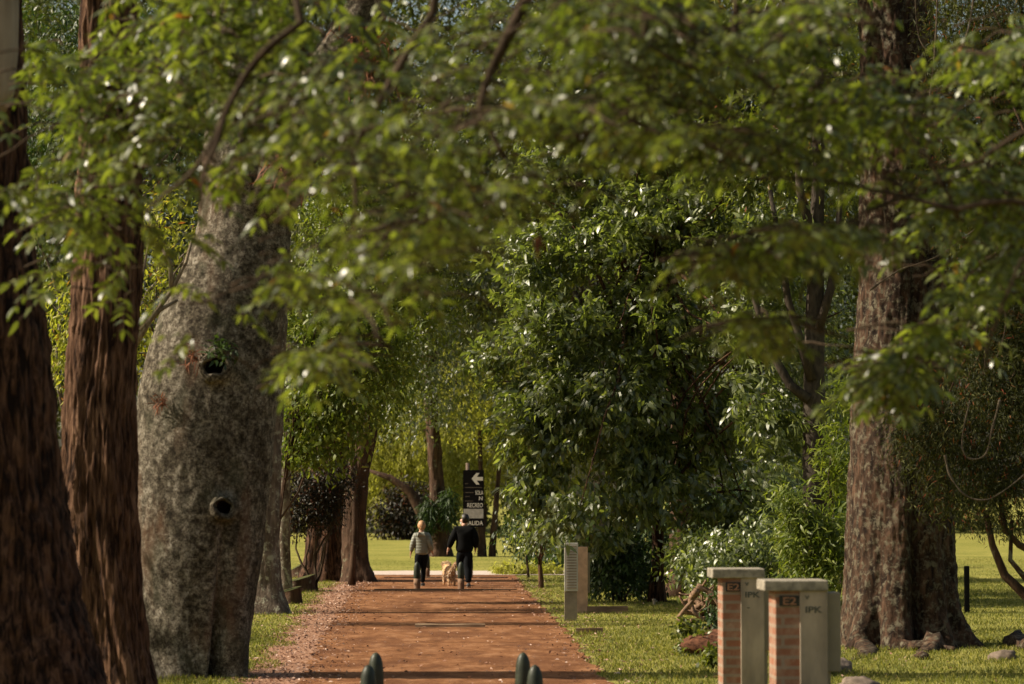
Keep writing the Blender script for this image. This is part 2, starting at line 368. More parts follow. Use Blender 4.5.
def limbs(mb, roots, targets, r0, rng=RNG, r1=0.01, n=8, wig=0.3, seg=6, sag=0.08):
    roots = np.asarray(roots)
    for tg in targets:
        i = rng.integers(len(roots))
        rr = roots[i]
        mb.tube(curve(rr[:3], tg, n, sag, wig, rng), np.linspace(r0 * rng.uniform(.5, 1), r1, n), seg, True)

def trunk_from_rows(rows, d, segs=48, rings=90, flute=None, rough=0.03, rs=2.2, zfib=0.25, seed=0, ymul=1.0, holes=(), dy=0.0):
    """rows: (py, xl, xr) silhouette at distance d; returns verts, faces"""
    z = []; cx = []; r = []
    for py, xl, xr in rows:
        p = W((xl + xr) / 2, py, d); z.append(p[2]); cx.append(p[0]); r.append((xr - xl) / 2 / F * d)
    o = np.argsort(z); z = np.array(z)[o]; cx = np.array(cx)[o]; r = np.array(r)[o]
    z0 = min(z[0], -0.15); Z = np.linspace(z0, z[-1], rings)
    # smooth interpolation
    CX = np.interp(Z, z, cx); R = np.interp(Z, z, r)
    ker = np.array([1, 2, 3, 2, 1.]); ker /= ker.sum()
    for _ in range(2):
        CX = np.convolve(np.pad(CX, 2, 'edge'), ker, 'valid'); R = np.convolve(np.pad(R, 2, 'edge'), ker, 'valid')
    V = np.zeros((rings, segs, 3))
    for i in range(rings):
        for k in range(segs):
            th = 2 * math.pi * k / segs
            rr = R[i]
            if flute:
                for (am, ph, wd, hh, base) in flute:
                    dth = (th - ph + math.pi) % (2 * math.pi) - math.pi
                    rr += am * math.exp(-(dth / wd) ** 2) * (math.exp(-max(Z[i], 0) / hh) + base)
            q = Vector((math.cos(th) * R[i] * rs * 2 + seed, math.sin(th) * R[i] * rs * 2, Z[i] * rs * zfib * 2))
            rr += rough * (noise.fractal(q, 1.0, 2.1, 4) + 0.6 * noise.noise(q * 4.3))
            V[i, k] = (CX[i] + rr * math.cos(th), d + dy * Z[i] + rr * math.sin(th) * ymul, Z[i])
    for (hx, hz, hr, depth) in holes:
        dist = np.sqrt((V[:, :, 0] - hx) ** 2 + (V[:, :, 2] - hz) ** 2)
        front = V[:, :, 1] < d
        V[:, :, 1] += np.where(front & (dist < hr), depth * (1 - (dist / hr) ** 4), 0)
        V[:, :, 1] -= np.where(front & (dist >= hr), 0.10 * np.exp(-((dist - hr) / (hr * .55)) ** 2), 0)
    Fc = [(i * segs + k, i * segs + (k + 1) % segs, (i + 1) * segs + (k + 1) % segs, (i + 1) * segs + k) for i in range(rings - 1) for k in range(segs)]
    return V.reshape(-1, 3), Fc, np.array([CX[-1], d + dy * Z[-1], Z[-1]])

# ================================================================== SETTING
def sheet(name, poly_l, poly_r, z, m, sub=6, jag=0.0):
    """strip between two polylines (same count)"""
    V = []; Fc = []
    for a, b in zip(poly_l, poly_r):
        for k in range(sub + 1):
            t = k / sub
            x = a[0] + (b[0] - a[0]) * t; y = a[1] + (b[1] - a[1]) * t
            V.append((x, y, z))
    n = len(poly_l)
    for i in range(n - 1):
        for k in range(sub):
            Fc.append((i * (sub + 1) + k, i * (sub + 1) + k + 1, (i + 1) * (sub + 1) + k + 1, (i + 1) * (sub + 1) + k))
    return mkobj(name, V, Fc, m)
mb = MB(); mb.add([(-900, -60, 0), (900, -60, 0), (900, 1500, 0), (-900, 1500, 0)], [(0, 1, 2, 3)])
tag(mb.build('ground', M['ground']), kind='structure')
YS = np.concatenate([np.arange(-20, 30, 2.0), np.arange(30, 84.6, 0.35)])
def edge_interp(pts):
    g = np.array([G(*p)[:2] for p in pts]); o = np.argsort(g[:, 1]); g = g[o]
    return lambda y: np.interp(y, g[:, 1], g[:, 0])
eL = edge_interp([(372, 577), (352, 590), (338, 612), (318, 645), (297, 684)])
eR = edge_interp([(515, 575), (530, 594), (548, 612), (568, 632), (608, 684)])
def jit(y, s, a): return a * (noise.noise(Vector((y * 1.1, s, 0))) + 0.7 * noise.noise(Vector((y * 3.7, s + 5, 0))))
PL = [(eL(y) + jit(y, 1, .16), y) for y in YS]; PR = [(eR(y) + jit(y, 9, .15), y) for y in YS]
tag(sheet('path', PL, PR, 0.012, M['path']), kind='structure')
VL = [(eL(y) - 0.75 + jit(y, 3, .3), y) for y in YS]; VR = [(eL(y) + .25, y) for y in YS]
tag(sheet('path_verge', VL, VR, 0.006, M['verge'], 3), kind='structure')
c0 = G(372, 575.5)[1]
xs = np.arange(-40, 6.1, 0.8)
tag(sheet('cross_path', [(x, 83.2 + jit(x, 4, .25) - 0.004 * (x + 2) ** 2 * (x < -2)) for x in xs], [(x, 87.6 + jit(x, 7, .3) - 0.004 * (x + 2) ** 2 * (x < -2)) for x in xs], 0.018, M['cross'], 2), kind='structure')

# grass blades
def grass():
    rng = np.random.default_rng(3)
    P = []
    def reg(x0, x1, y0, y1, n, test=None, s=1.0):
        x = rng.uniform(x0, x1, n); y = rng.uniform(y0, y1, n)
        k = np.ones(n, bool) if test is None else test(x, y)
        P.append(np.stack([x[k], y[k], np.full(k.sum(), s)], 1))
    off = lambda x, y: (x > eR(y) + .03 + 0.12 * np.sin(y * 2.3)) | (x < eL(y) - .55 + 0.25 * np.sin(y * 1.7) * np.sin(y * .6))
    reg(-9, 9.5, 32, 50, 110000, off)
    reg(-11, 13, 50, 82, 110000, off, 1.0)
    reg(-14, 3, 88, 104, 6000, None, .7)
    reg(8, 22, 50, 105, 26000, None, 1.0)
    P = np.concatenate(P)
    cl = np.sin(P[:, 0] * 3.1 + np.sin(P[:, 1] * 2)) * np.sin(P[:, 1] * 2.7)
    n = len(P); L = rng.uniform(.03, .085, n) * P[:, 2] * (1 + .35 * cl)
    D = rng.normal(size=(n, 3)) * np.array([.45, .45, 0]) + np.array([0, 0, 1])
    N = rng.normal(size=(n, 3)); N[:, 2] = .2
    B = np.stack([P[:, 0], P[:, 1], np.zeros(n)], 1)
    return leaf_mesh('grass', B, D, N, L, np.full(n, .013) * P[:, 2], M['grassblade'])
tag(grass(), 'short green grass covering the verges and lawn beside the red path', 'grass', kind='stuff')
def litter():
    rng = np.random.default_rng(5); A = []
    def reg(fx, y0, y1, n):
        y = rng.uniform(y0, y1, n); A.append(np.stack([fx(y, n), y, np.full(n, .03)], 1))
    reg(lambda y, n: eL(y) - .25 + rng.normal(0, .38, n), 32, 80, 5200)
    reg(lambda y, n: eR(y) + .1 + rng.normal(0, .28, n), 32, 80, 1300)
    reg(lambda y, n: eL(y) + (eR(y) - eL(y)) * rng.random(n), 32, 80, 900)
    reg(lambda y, n: eR(y) + rng.random(n) * 5, 36, 75, 1500)
    reg(lambda y, n: eL(y) - rng.random(n) * 4, 36, 80, 1300)
    P = np.concatenate(A); n = len(P)
    D = rng.normal(size=(n, 3)); D[:, 2] *= .25; N = rng.normal(size=(n, 3)) * .5 + np.array([0, 0, 1])
    L = rng.uniform(.025, .075, n)
    return leaf_mesh('leaf_litter', P, D, N, L, L * .5, M['litter'])
tag(litter(), 'dry fallen leaves scattered along the path edges and grass', 'fallen leaves', kind='stuff')

# ================================================================== TREES
def high_crown(parent, top, rng, m=None, R=3.5, n=500, size=.24, zc=5.0, xl=None):
    x, y, z = top
    lobes = (xl or []) + [(x, y, z + zc, R, R, 2.6), (x - R * .5, y + 1, z + zc - 1.5, R * .7, R * .7, 1.8), (x + R * .45, y - 1, z + zc - .5, R * .7, R * .7, 1.8)]
    crown('crown', rng, lobes, n, 10, .35, size, m or M['leaf_mid'], parent, gap=.3, zmin=7.2)
    mbb = MB()
    for l in lobes: mbb.tube(curve(top - np.array([0, 0, .5]), (l[0], l[1], l[2] - .5), 8, .05, .3), np.linspace(.22, .05, 8), 8)
    mbb.build('branches', M['grey_bark'], parent, True)

def tree(name, label, rows, d, mat, group=None, cat='tree', **kw):
    hc = kw.pop('hc', None)
    V, Fc, top = trunk_from_rows(rows, d, **kw)
    b = W((rows[-1][1] + rows[-1][2]) / 2, rows[-1][0], d)
    e = empty(name, (b[0], d, 0), label, cat, group)
    mkobj('trunk', V, Fc, mat, e, True)
    if hc is not False: high_crown(e, top, np.random.default_rng(int(d * 7)), **(hc or {}))
    return e, top

# leftmost stringy-bark trunk
e1, _ = tree('stringybark_tree', 'dark stringy barked trunk cut off by the left edge of the picture',
    [(-330, -85, 0), (-60, -95, 14), (0, -98, 20), (110, -100, 24), (230, -105, 30), (330, -108, 46), (420, -112, 54), (500, -114, 64), (600, -125, 80), (684, -140, 104), (760, -165, 135)],
    27.0, M['stringy_dark'], segs=180, rings=240, rough=.05, rs=8, zfib=.07, flute=[(.10, 5.6, .3, 1.2, .2), (.12, 4.6, .35, 1.0, .3), (.1, 3.9, .3, 1.2, .1)], hc=dict(R=3.2, n=420, zc=4.5))
# pale strip of shed bark, high on the trunk
mbb = MB(); pts = [W(2, y, 26.55) for y in np.linspace(-60, 112, 10)]
mbb.tube(pts, [.14, .16, .165, .165, .165, .165, .16, .15, .12, .04], 14, wob=.2, ell=.5); mbb.build('bark_patch', M['pale_bark'], e1, True)
e2, _ = tree('stringybark_tree', 'reddish stringy barked trunk standing between the dark leftmost trunk and the swollen spotted trunk',
    [(-330, 96, 130), (-60, 84, 134), (0, 82, 136), (150, 80, 140), (250, 76, 142), (330, 70, 138), (400, 65, 134), (500, 63, 136), (580, 68, 140), (640, 74, 146), (690, 76, 158), (710, 70, 170)],
    32.5, M['stringy'], segs=180, rings=260, rough=.05, rs=8, zfib=.07, seed=31, flute=[(.09, 5.1, .3, 1.6, .5), (.07, 4.2, .25, 1.2, .4)], hc=dict(R=3.0, n=420))
# swollen spotted trunk with two knot holes
kh = [(215, 367), (223, 508)]
d3 = 37.5; khw = [W(x, y, d3 - .8) for x, y in kh]
e3, top3 = tree('swollen_trunk_tree', 'huge swollen grey spotted trunk with two round knot holes, left of the path',
    [(-120, 218, 300), (0, 214, 298), (100, 208, 296), (170, 202, 296), (225, 198, 291), (260, 186, 289), (300, 166, 286), (350, 148, 281), (400, 138, 277), (450, 133, 273), (500, 131, 268), (550, 132, 262), (600, 137, 255), (650, 141, 249), (672, 140, 247), (690, 134, 250)],
    d3, M['spotted'], segs=240, rings=300, rough=.022, rs=1.0, zfib=.6, seed=77, ymul=.8,
    flute=[(.20, 5.62, .24, .8, .03), (-.40, 5.22, .09, 1.2, .02), (.10, 3.6, .4, .5, 0), (.12, 4.4, .3, .5, 0)],
    holes=[(khw[0][0], khw[0][2], .145, .32), (khw[1][0], khw[1][2], .115, .28)], hc=dict(R=3.6, n=520, zc=3.5))
V3 = np.zeros(len(bpy.data.objects['trunk.002'].data.vertices) * 3); bpy.data.objects['trunk.002'].data.vertices.foreach_get('co', V3); V3 = V3.reshape(-1, 3)
def knot(px, py, r):
    c = W(px, py, d3 - .8)
    n = 40; th = np.linspace(0, 2 * math.pi, n + 1); fr = V3[V3[:, 1] < d3]
    pts = []
    for a in th:
        rr = r * (1 + .10 * math.sin(a * 2 + px) + .06 * math.sin(a * 5))
        x, z = c[0] + rr * math.cos(a), c[2] + rr * .95 * math.sin(a)
        q = fr[np.argsort((fr[:, 0] - x * 1.0 - .2 * r * math.cos(a)) ** 2 + (fr[:, 2] - z - .2 * r * math.sin(a)) ** 2)[:6]]
        pts.append((x, q[:, 1].min() + .0, z))
    pts = np.array(pts); pts[-1] = pts[0]
    ys = pts[:-1, 1]; sm = sum(np.roll(ys, k) for k in range(-4, 5)) / 9; pts[:-1, 1] = sm; pts[-1, 1] = sm[0]
    mbb = MB(); mbb.tube(pts, .034 - .014 * np.sin(th) + .008 * np.sin(3 * th + px), 10, False, wob=.9)
    yc = sm.mean()
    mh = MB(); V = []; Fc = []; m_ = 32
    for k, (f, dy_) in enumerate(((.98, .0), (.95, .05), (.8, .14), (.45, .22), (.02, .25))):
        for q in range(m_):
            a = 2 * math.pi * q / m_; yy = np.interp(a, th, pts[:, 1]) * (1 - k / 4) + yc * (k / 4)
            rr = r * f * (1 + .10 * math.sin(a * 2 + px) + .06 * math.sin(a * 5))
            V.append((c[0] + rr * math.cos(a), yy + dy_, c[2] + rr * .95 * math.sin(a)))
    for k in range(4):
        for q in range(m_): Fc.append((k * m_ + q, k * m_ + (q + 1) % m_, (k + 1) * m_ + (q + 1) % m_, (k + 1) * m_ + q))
    mkobj('hollow', V, Fc, M['rotten_shade'], e3, True)
    return mbb.build('knot_rim', M['spotted'], e3, True)
knot(215, 367, .155); knot(223, 508, .125)
# right fork of that tree with hanging dry sheath
mbb = MB(); mbb.tube([W(262, 215, 37.4), W(282, 160, 37.3), (W(305, 110, 37.3)), W(338, 60, 37.2), W(372, 0, 37.2), W(410, -90, 37.2)], [.38, .40, .36, .32, .28, .2], 20, wob=.25)
mbb.build('fork', M['spotted'], e3, True)
rng = np.random.default_rng(44)
def tuft(name, label, cat, c, n, L, m, up=0.3, spread=.05, asp=.12, group=None, rich=True, fan=1.0, down=0.0):
    e = empty(name, c, label, cat, group)
    P = np.asarray(c) + rng.normal(size=(n, 3)) * spread
    D = rng.normal(size=(n, 3)) * fan + np.array([0, -.5, up - down]); N = rng.normal(size=(n, 3)) * .3 + np.array([0, 0, 1.0])
    leaf_mesh('leaves', P, D, N, L * rng.uniform(.6, 1.2, n), np.full(n, L * asp), m, e, rich)
    return e
tuft('air_plant', 'small rust red air plant on the left flank of the spotted trunk', 'air plant', W(160, 403, 36.75), 45, .17, M['dry'], .1, .03)
tuft('air_plant', 'rust red air plant beside the upper knot hole of the spotted trunk', 'air plant', W(192, 357, 36.7), 60, .18, M['dry'], .1, .06)
tuft('fern', 'tuft of green fern growing around the upper knot hole', 'fern', W(222, 350, 36.65), 90, .14, M['leaf_dark'], .1, .10, .3)
tuft('dry_fronds', 'clump of dark reddish dead fronds hanging high in the fork', 'dry fronds', W(368, 62, 36.9), 420, .30, M['dry'], -.6, .20, .10)
tuft('dry_fronds', 'rusty dead fronds hanging beside the spotted trunk near its top', 'dry fronds', W(292, 165, 36.6), 260, .30, M['dry'], -.8, .16, .10)
tuft('dry_fronds', 'small dead brown spray hanging mid picture on a thin stem', 'dry fronds', W(538, 235, 15), 8, .12, M['dry'], -1.5, .01, .22, fan=.25)

tree('grey_tree', 'grey trunk with a mossy flared foot just right of the swollen spotted trunk',
    [(-250, 262, 290), (0, 262, 290), (200, 258, 290), (350, 254, 286), (450, 252, 281), (540, 250, 279), (585, 247, 281), (605, 240, 288), (618, 232, 296)], 57, M['grey_bark'],
    segs=64, rings=140, rough=.03, rs=3, seed=5, flute=[(.12, 5.4, .3, .35, 0), (.1, 4.2, .3, .3, 0), (.1, 3.4, .3, .3, 0)], hc=dict(R=4, n=450, zc=4))
tree('slender_tree', 'thin grey trunk close behind the mossy footed grey tree',
    [(0, 284, 292), (300, 280, 290), (440, 279, 290), (560, 278, 290), (592, 276, 293)], 69, M['grey_bark'], segs=32, rings=80, rough=.02, seed=12, hc=dict(R=2.5, n=200, zc=3))
tree('fluted_tree', 'wide dark red brown fluted trunk behind the cut stumps',
    [(230, 322, 345), (330, 314, 350), (450, 310, 352), (530, 308, 350), (560, 304, 352), (582, 296, 358)], 78, M['stringy_dark'], segs=90, rings=120, rough=.06, rs=2.5, zfib=.1, seed=23,
    flute=[(.12, 5.4, .22, 1.2, .4), (.12, 4.7, .22, 1.2, .4), (.12, 4.0, .22, 1.2, .4)], hc=dict(R=2.6, n=420, zc=1.2, m=M['leaf_small'], size=.2))
tree('leaning_tree', 'dark trunk flecked with lichen leaning right at the left edge of the path',
    [(230, 362, 374), (300, 358, 374), (380, 356, 378), (440, 352, 376), (480, 345, 368), (530, 343, 366), (562, 342, 369), (583, 340, 378)], 77, M['dark_bark'], segs=64, rings=120, rough=.05, seed=41,
    flute=[(.1, 5.4, .3, .4, 0), (.1, 4.2, .3, .3, 0)], hc=dict(R=2.8, n=460, zc=1.0, m=M['leaf_mid'], size=.2))
e8, t8 = tree('fern_clad_tree', 'far dark trunk clad in ferns standing on the lawn beyond the woman',
    [(300, 420, 436), (400, 424, 437), (440, 427, 440), (480, 430, 444), (520, 431, 448), (545, 428, 450), (557, 424, 454)], 108, M['dark_bark'], segs=48, rings=80, rough=.06, seed=61, hc=False)
r8 = np.random.default_rng(81)
P8 = lobe_pts(r8, [(W(428, 515, 107)[0], 107.3, W(0, 515, 107)[2], .38, .4, .8), (W(448, 505, 107)[0], 107.3, W(0, 505, 107)[2], .35, .4, .8)], 900)
leaf_mesh('ferns', P8, r8.normal(size=(900, 3)) * .6 + np.array([0, 0, -1]), r8.normal(size=(900, 3)) + np.array([0, 0, 1]), np.full(900, .45), np.full(900, .05), M['leaf_dark'], e8)
mbb = MB(); mbb.tube([W(368, 470, 108), W(390, 478, 108), W(410, 492, 108), W(424, 515, 108), W(432, 545, 108), W(436, 560, 108)], [.05, .12, .18, .24, .3, .4], 12, wob=.3); mbb.build('side_trunk', M['dark_bark'], e8, True)
def C3(px, py, d, rx, ry, rz):
    p = W(px, py, d); return (p[0], p[1], p[2], rx, ry, rz)
crown('crown', r8, [C3(430, 330, 106, 3.3, 3, 3.4), C3(400, 400, 105, 1.7, 2, 1.7), C3(450, 400, 106, 1.4, 2, 1.5), C3(470, 250, 106, 3, 3, 3), C3(380, 230, 106, 3, 3, 3.2)], 1700, 12, .3, .20, M['leaf_small'], e8, gap=.2)

# twin slim trees beyond the sign
for k, (rows, lab) in enumerate([([(430, 478, 482), (500, 479, 484), (556, 477, 487)], 'slim trunk on the lawn just right of the arrow sign'), ([(430, 500, 504), (500, 494, 499), (555, 488, 496)], 'slim trunk leaning right, second beyond the arrow sign')]):
    e, tp = tree('slim_tree', lab, rows, 108, M['dark_bark'], segs=16, rings=40, rough=.03, hc=False)
    rr = np.random.default_rng(91 + k)
    crown('crown', rr, [(tp[0], 108, tp[2] + .6, 1.5, 1.5, 1.6), (tp[0] + .6, 108, tp[2] + 2.4, 1.5, 1.5, 1.6)], 160, 10, .3, .2, M['leaf_willow'], e)

# weeping trees on the far side of the lawn
def weeping(label, px, py_top, py_bot, d, width, seed, nst=260, m=None, trunkpx=None):
    rr = np.random.default_rng(seed)
    base = W(px, 0, d)[0]; zt = W(px, py_top, d)[2]; zb = max(.6, W(px, py_bot, d)[2])
    e = empty('weeping_tree', (base, d, 0), label, 'tree', 'weeping trees on the far side of the lawn')
    mbb = MB(); mbb.tube(curve((base, d, -.1), (base + .3, d, zt * .7), 10, 0, .3, rr), np.linspace(.28, .1, 10), 10, wob=.3)
    Ps = []; Ds = []
    for i in range(nst):
        a = rr.random() * 6.28; rad = width * math.sqrt(rr.random())
        h = zt - (rad / width) ** 2 * (zt - zb) * .35 - rr.random() * (zt - zb) * .35
        x0, y0 = base + rad * math.cos(a), d + rad * math.sin(a) * .7
        ln = min(h - zb * rr.uniform(.7, 1.3), rr.uniform(1.6, 4.4)); 
        if ln < .4: continue
        k = int(ln * 16); t = rr.random(k)
        Ps.append(np.stack([x0 + rr.normal(0, .10, k) + .3 * t, y0 + rr.normal(0, .10, k), h - ln * t], 1))
        if i % 9 == 0: mbb.tube(curve((base + .3, d, zt * .6), (x0, y0, h), 7, .15, .2, rr), np.linspace(.09, .02, 7), 5)
    P = np.concatenate(Ps); n = len(P)
    mbb.build('trunk', M['dark_bark'], e, True)
    leaf_mesh('crown', P, rr.normal(size=(n, 3)) * .35 + np.array([0, 0, -1]), rr.normal(size=(n, 3)), rr.uniform(.18, .34, n), np.full(n, .075), m or M['leaf_willow'], e)
weeping('yellow green weeping tree hanging behind the woman and the fern clad trunk', 400, 380, 535, 156, 4.2, 1, 520)
weeping('yellow green weeping tree directly behind the arrow sign', 478, 330, 530, 160, 4.4, 2, 560)
weeping('tall pale weeping tree right of the arrow sign, half hidden by glossy leaves', 530, 330, 548, 164, 4.2, 3, 520)
weeping('pale weeping tree at far left of the lawn behind the leaning trunk', 340, 330, 520, 158, 4.2, 4, 480)

# far wood: one mass
def wood():
    rr = np.random.default_rng(200); mbb = MB(); lob = []
    for k in range(27):
        x = -60 + k * 4.7 + rr.normal(0, .8); y = 188 + rr.normal(0, 6); h = rr.uniform(36, 46)
        lob += [(x, y, h * .62, 5.2, 4, h * .38), (x + rr.normal(0, 2), y - 1, h * .3, 4.2, 3.5, h * .24)]
        mbb.tube(curve((x, y, -.2), (x, y, h * .7), 8, 0, .1, rr), np.linspace(.4, .15, 8), 8)
    for k in range(34):
        lob.append((-60 + k * 3.8 + rr.normal(0, 1), 178 + rr.normal(0, 4), 1.4, 3.0, 2, 2.6))
    o, _ = crown('far_wood', rr, lob, 22000, 14, .65, .52, M['leaf_far'], None, gap=.12, gs=.5, asp=.45)
    return o
tag(wood(), 'dense mass of distant trees closing the view behind the lawn', 'wood', kind='stuff')
# dark hedge under the weeping tree
def bush(name, label, lobes, ncl, per, size, m, spread=.2, gap=.15, stems=6, cat='shrub', **kw):
    rr = np.random.default_rng(abs(hash(label)) % 1000 if False else sum(map(ord, label)))
    c = np.mean(np.array(lobes)[:, :3], 0)
    e = empty(name, (c[0], c[1], 0), label, cat)
    _, C = crown('leaves', rr, lobes, ncl, per, spread, size, m, e, gap=gap, zmin=.02, **kw)
    mbb = MB()
    for i in range(stems):
        mbb.tube(curve((c[0] + rr.normal(0, .1), c[1] + rr.normal(0, .1), -.05), C[i], 8, .05, .4, rr), np.linspace(.035, .008, 8), 6)
    mbb.build('stem', M['twig_dark'], e, True)
    return e
bush('hedge_shrub', 'black green shrub mass on the lawn behind the woman', [C3(395, 520, 146, 1.4, 1, 1.3), C3(410, 508, 146, 1.5, 1, 1.6), C3(422, 526, 146, 1.2, 1, 1.1)], 520, 12, .25, M['leaf_maroon'])
bush('maroon_shrub', 'dark maroon leaved shrub in front of the fluted trunk', [C3(310, 495, 70, .85, .7, .8), C3(335, 480, 70, .55, .6, .6), C3(296, 520, 70, .5, .6, .5), C3(322, 515, 70, .5, .5, .45)], 800, 12, .10, M['leaf_maroon'], .12)
def small_tree(name, label, px, d, zbase_py, lobes, ncl, per, size, m, r0=.1, lean=0, bark_='grey_bark', spread=.2, gap=.25, rich=False, nlimb=14, tm=None, droop=.5, asp=.38, zmin=.3, gs=.8, shell=.45, cat='tree', fork=.55, nout=.5, flat=.6, whorl=False):
    rr = np.random.default_rng(sum(map(ord, label)) + 3)
    x = W(px, zbase_py, d)[0]
    e = empty(name, (x, d, 0), label, cat)
    _, C = crown('crown', rr, lobes, ncl, per, spread, size, m, e, droop=droop, gap=gap, rich=rich, asp=asp, zmin=zmin, gs=gs, shell=shell, nout=nout, flat=flat, whorl=whorl)
    L = np.array(lobes); top = L[np.argmax(L[:, 2]), :3]
    mbb = MB(); tr = curve((x, d, -.15), (x * (1 - fork) + top[0] * fork, d, top[2] * .8), 14, 0, .12, rr)
    rad = np.linspace(r0, r0 * .35, 14); rad[0] *= 1.5; rad[1] *= 1.1
    mbb.tube(tr, rad, 14, wob=.25)
    limbs(mbb, tr[4:], C[:nlimb], r0 * .4, rr)
    mbb.build('trunk', M[bark_], e, True)
    return e
# foliage behind the left trunks
small_tree('yellow_leaved_tree', 'sunlit yellow leaved tree showing between the second and third trunks on the left', 160, 52, 620, [C3(165, 235, 52, .9, .9, 1.0), C3(150, 300, 52, .8, .8, .9), C3(170, 340, 52, .6, .7, .8), C3(120, 330, 52, .8, .8, 1.5), C3(60, 340, 52, .9, .9, 1.5)], 420, 11, .13, M['leaf_yellow'], .09)
small_tree('mid_green_tree', 'light green tree with bare grey twigs right of the spotted trunk', 268, 62, 600,
    [C3(320, 330, 62, 1.3, 1.0, 1.1), C3(310, 400, 62, 1.0, .9, .9), C3(345, 420, 62, .9, .9, .7), C3(370, 350, 62, 1.0, 1.0, 1.1), C3(300, 450, 62, .7, .6, .5), C3(330, 460, 62, .55, .5, .35)], 900, 11, .16, M['leaf_light'], .06, rich=True, nlimb=30, bark_='dark_bark')
small_tree('mid_green_tree', 'loose light green tree whose leaves show above the leaning trunk', 351, 73.5, 572,
    [C3(385, 385, 74, 1.2, 1.0, .9), C3(400, 300, 74, 1.6, 1.2, 1.6), C3(345, 290, 73, 1.3, 1.2, 1.8), C3(350, 180, 73, 1.6, 1.2, 1.8), C3(420, 200, 74, 1.5, 1.2, 1.6), C3(345, 390, 73, 1.0, .9, .9)], 1500, 11, .17, M['leaf_light'], .08, fork=.3, bark_='dark_bark')
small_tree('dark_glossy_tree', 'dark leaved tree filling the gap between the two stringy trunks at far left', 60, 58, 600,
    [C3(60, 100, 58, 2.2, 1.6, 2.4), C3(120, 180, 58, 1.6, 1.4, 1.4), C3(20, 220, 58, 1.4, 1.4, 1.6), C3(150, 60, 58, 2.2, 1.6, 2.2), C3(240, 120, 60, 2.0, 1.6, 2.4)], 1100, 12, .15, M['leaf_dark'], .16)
small_tree('tall_shade_tree', 'tall dark crowned tree closing the top left behind the swollen trunk', 330, 172, 535,
    [C3(330, 120, 172, 8, 3, 8), C3(250, 60, 172, 8, 3, 8), C3(420, 100, 172, 7, 3, 8), C3(100, 60, 172, 9, 3, 9), C3(60, 300, 172, 8.5, 3, 6.5), C3(180, 260, 172, 6, 3, 6.5), C3(20, 20, 168, 8, 3, 8)], 3600, 12, .42, M['leaf_small'].copy() if False else M['leaf_small'], .3, spread=.35)

# big glossy tree right of the path
glossy = small_tree('glossy_leaved_tree', 'big round tree of glossy dark leaves overhanging the right side of the path', 657, 63, 602,
    [C3(600, 410, 62, 1.7, 1.8, 1.5), C3(650, 330, 63, 1.6, 1.8, 1.4), C3(545, 420, 61.5, 1.2, 1.4, 1.3), C3(535, 500, 61, .85, .9, .85), C3(640, 480, 62, 1.6, 1.5, 1.1), C3(715, 430, 63, 1.5, 1.6, 1.4), C3(560, 330, 62, 1.3, 1.5, 1.1), C3(735, 520, 62, 1.2, 1.3, .9), C3(600, 538, 61, .8, .8, .4), C3(572, 515, 60, .7, .8, .6), C3(520, 450, 61, .6, .7, .7), C3(590, 545, 51.5, .42, .4, .16), C3(566, 540, 52, .35, .4, .2),
     C3(610, 240, 63, 1.6, 1.6, 1.5), C3(690, 230, 63, 1.5, 1.6, 1.6), C3(530, 270, 63, 1.2, 1.3, 1.2), C3(755, 330, 61, 1.3, 1.2, 1.4), C3(770, 420, 60.5, 1.0, 1.0, 1.1), C3(780, 250, 60, 1.1, 1.0, 1.1), C3(735, 170, 62, 1.3, 1.2, 1.2), C3(775, 480, 59.5, .6, .6, .6), C3(500, 370, 62, .8, .8, .9), C3(650, 150, 64, 1.6, 1.5, 1.4), C3(560, 170, 64, 1.4, 1.3, 1.2)],
    6600, 10, .20, M['leaf_glossy'], .15, rich=True, gap=.45, asp=.36, spread=.075, whorl=True, droop=.5, bark_='stringy', nlimb=60, gs=1.3, zmin=1.0, fork=.25, shell=.55, nout=1.0, flat=.55)
small_tree('shade_tree', 'thick dark trunk in deep shade just right of the thin red trunk', 682, 66, 598,
    [C3(700, 250, 67, 2.6, 2.2, 3.0), C3(780, 330, 67, 2.4, 2, 2.6), C3(800, 450, 67, 1.6, 1.6, 2)], 1300, 12, .17, M['leaf_glossy'], .33, bark_='dark_bark', fork=.2, zmin=1.2)
small_tree('tall_glossy_tree', 'tall tree of small sunlit glossy leaves filling the top centre', 600, 78, 580,
    [C3(580, 160, 78, 3.6, 2.6, 3.2), C3(520, 250, 77, 2.0, 2.2, 2.4), C3(700, 90, 78, 3.8, 2.6, 3.4), C3(800, 180, 78, 3.4, 2.6, 3.4), C3(470, 150, 78, 2.4, 2.4, 2.8), C3(600, 20, 78, 4, 2.6, 3), C3(480, 300, 77, 1.6, 1.6, 1.4), C3(820, 60, 78, 3, 2.4, 3)],
    5600, 11, .19, M['leaf_small'], .22, gap=.4, asp=.42, spread=.10, whorl=True, droop=.6, nlimb=50, gs=.8, fork=.4, rich=True, nout=1.0, flat=.6)
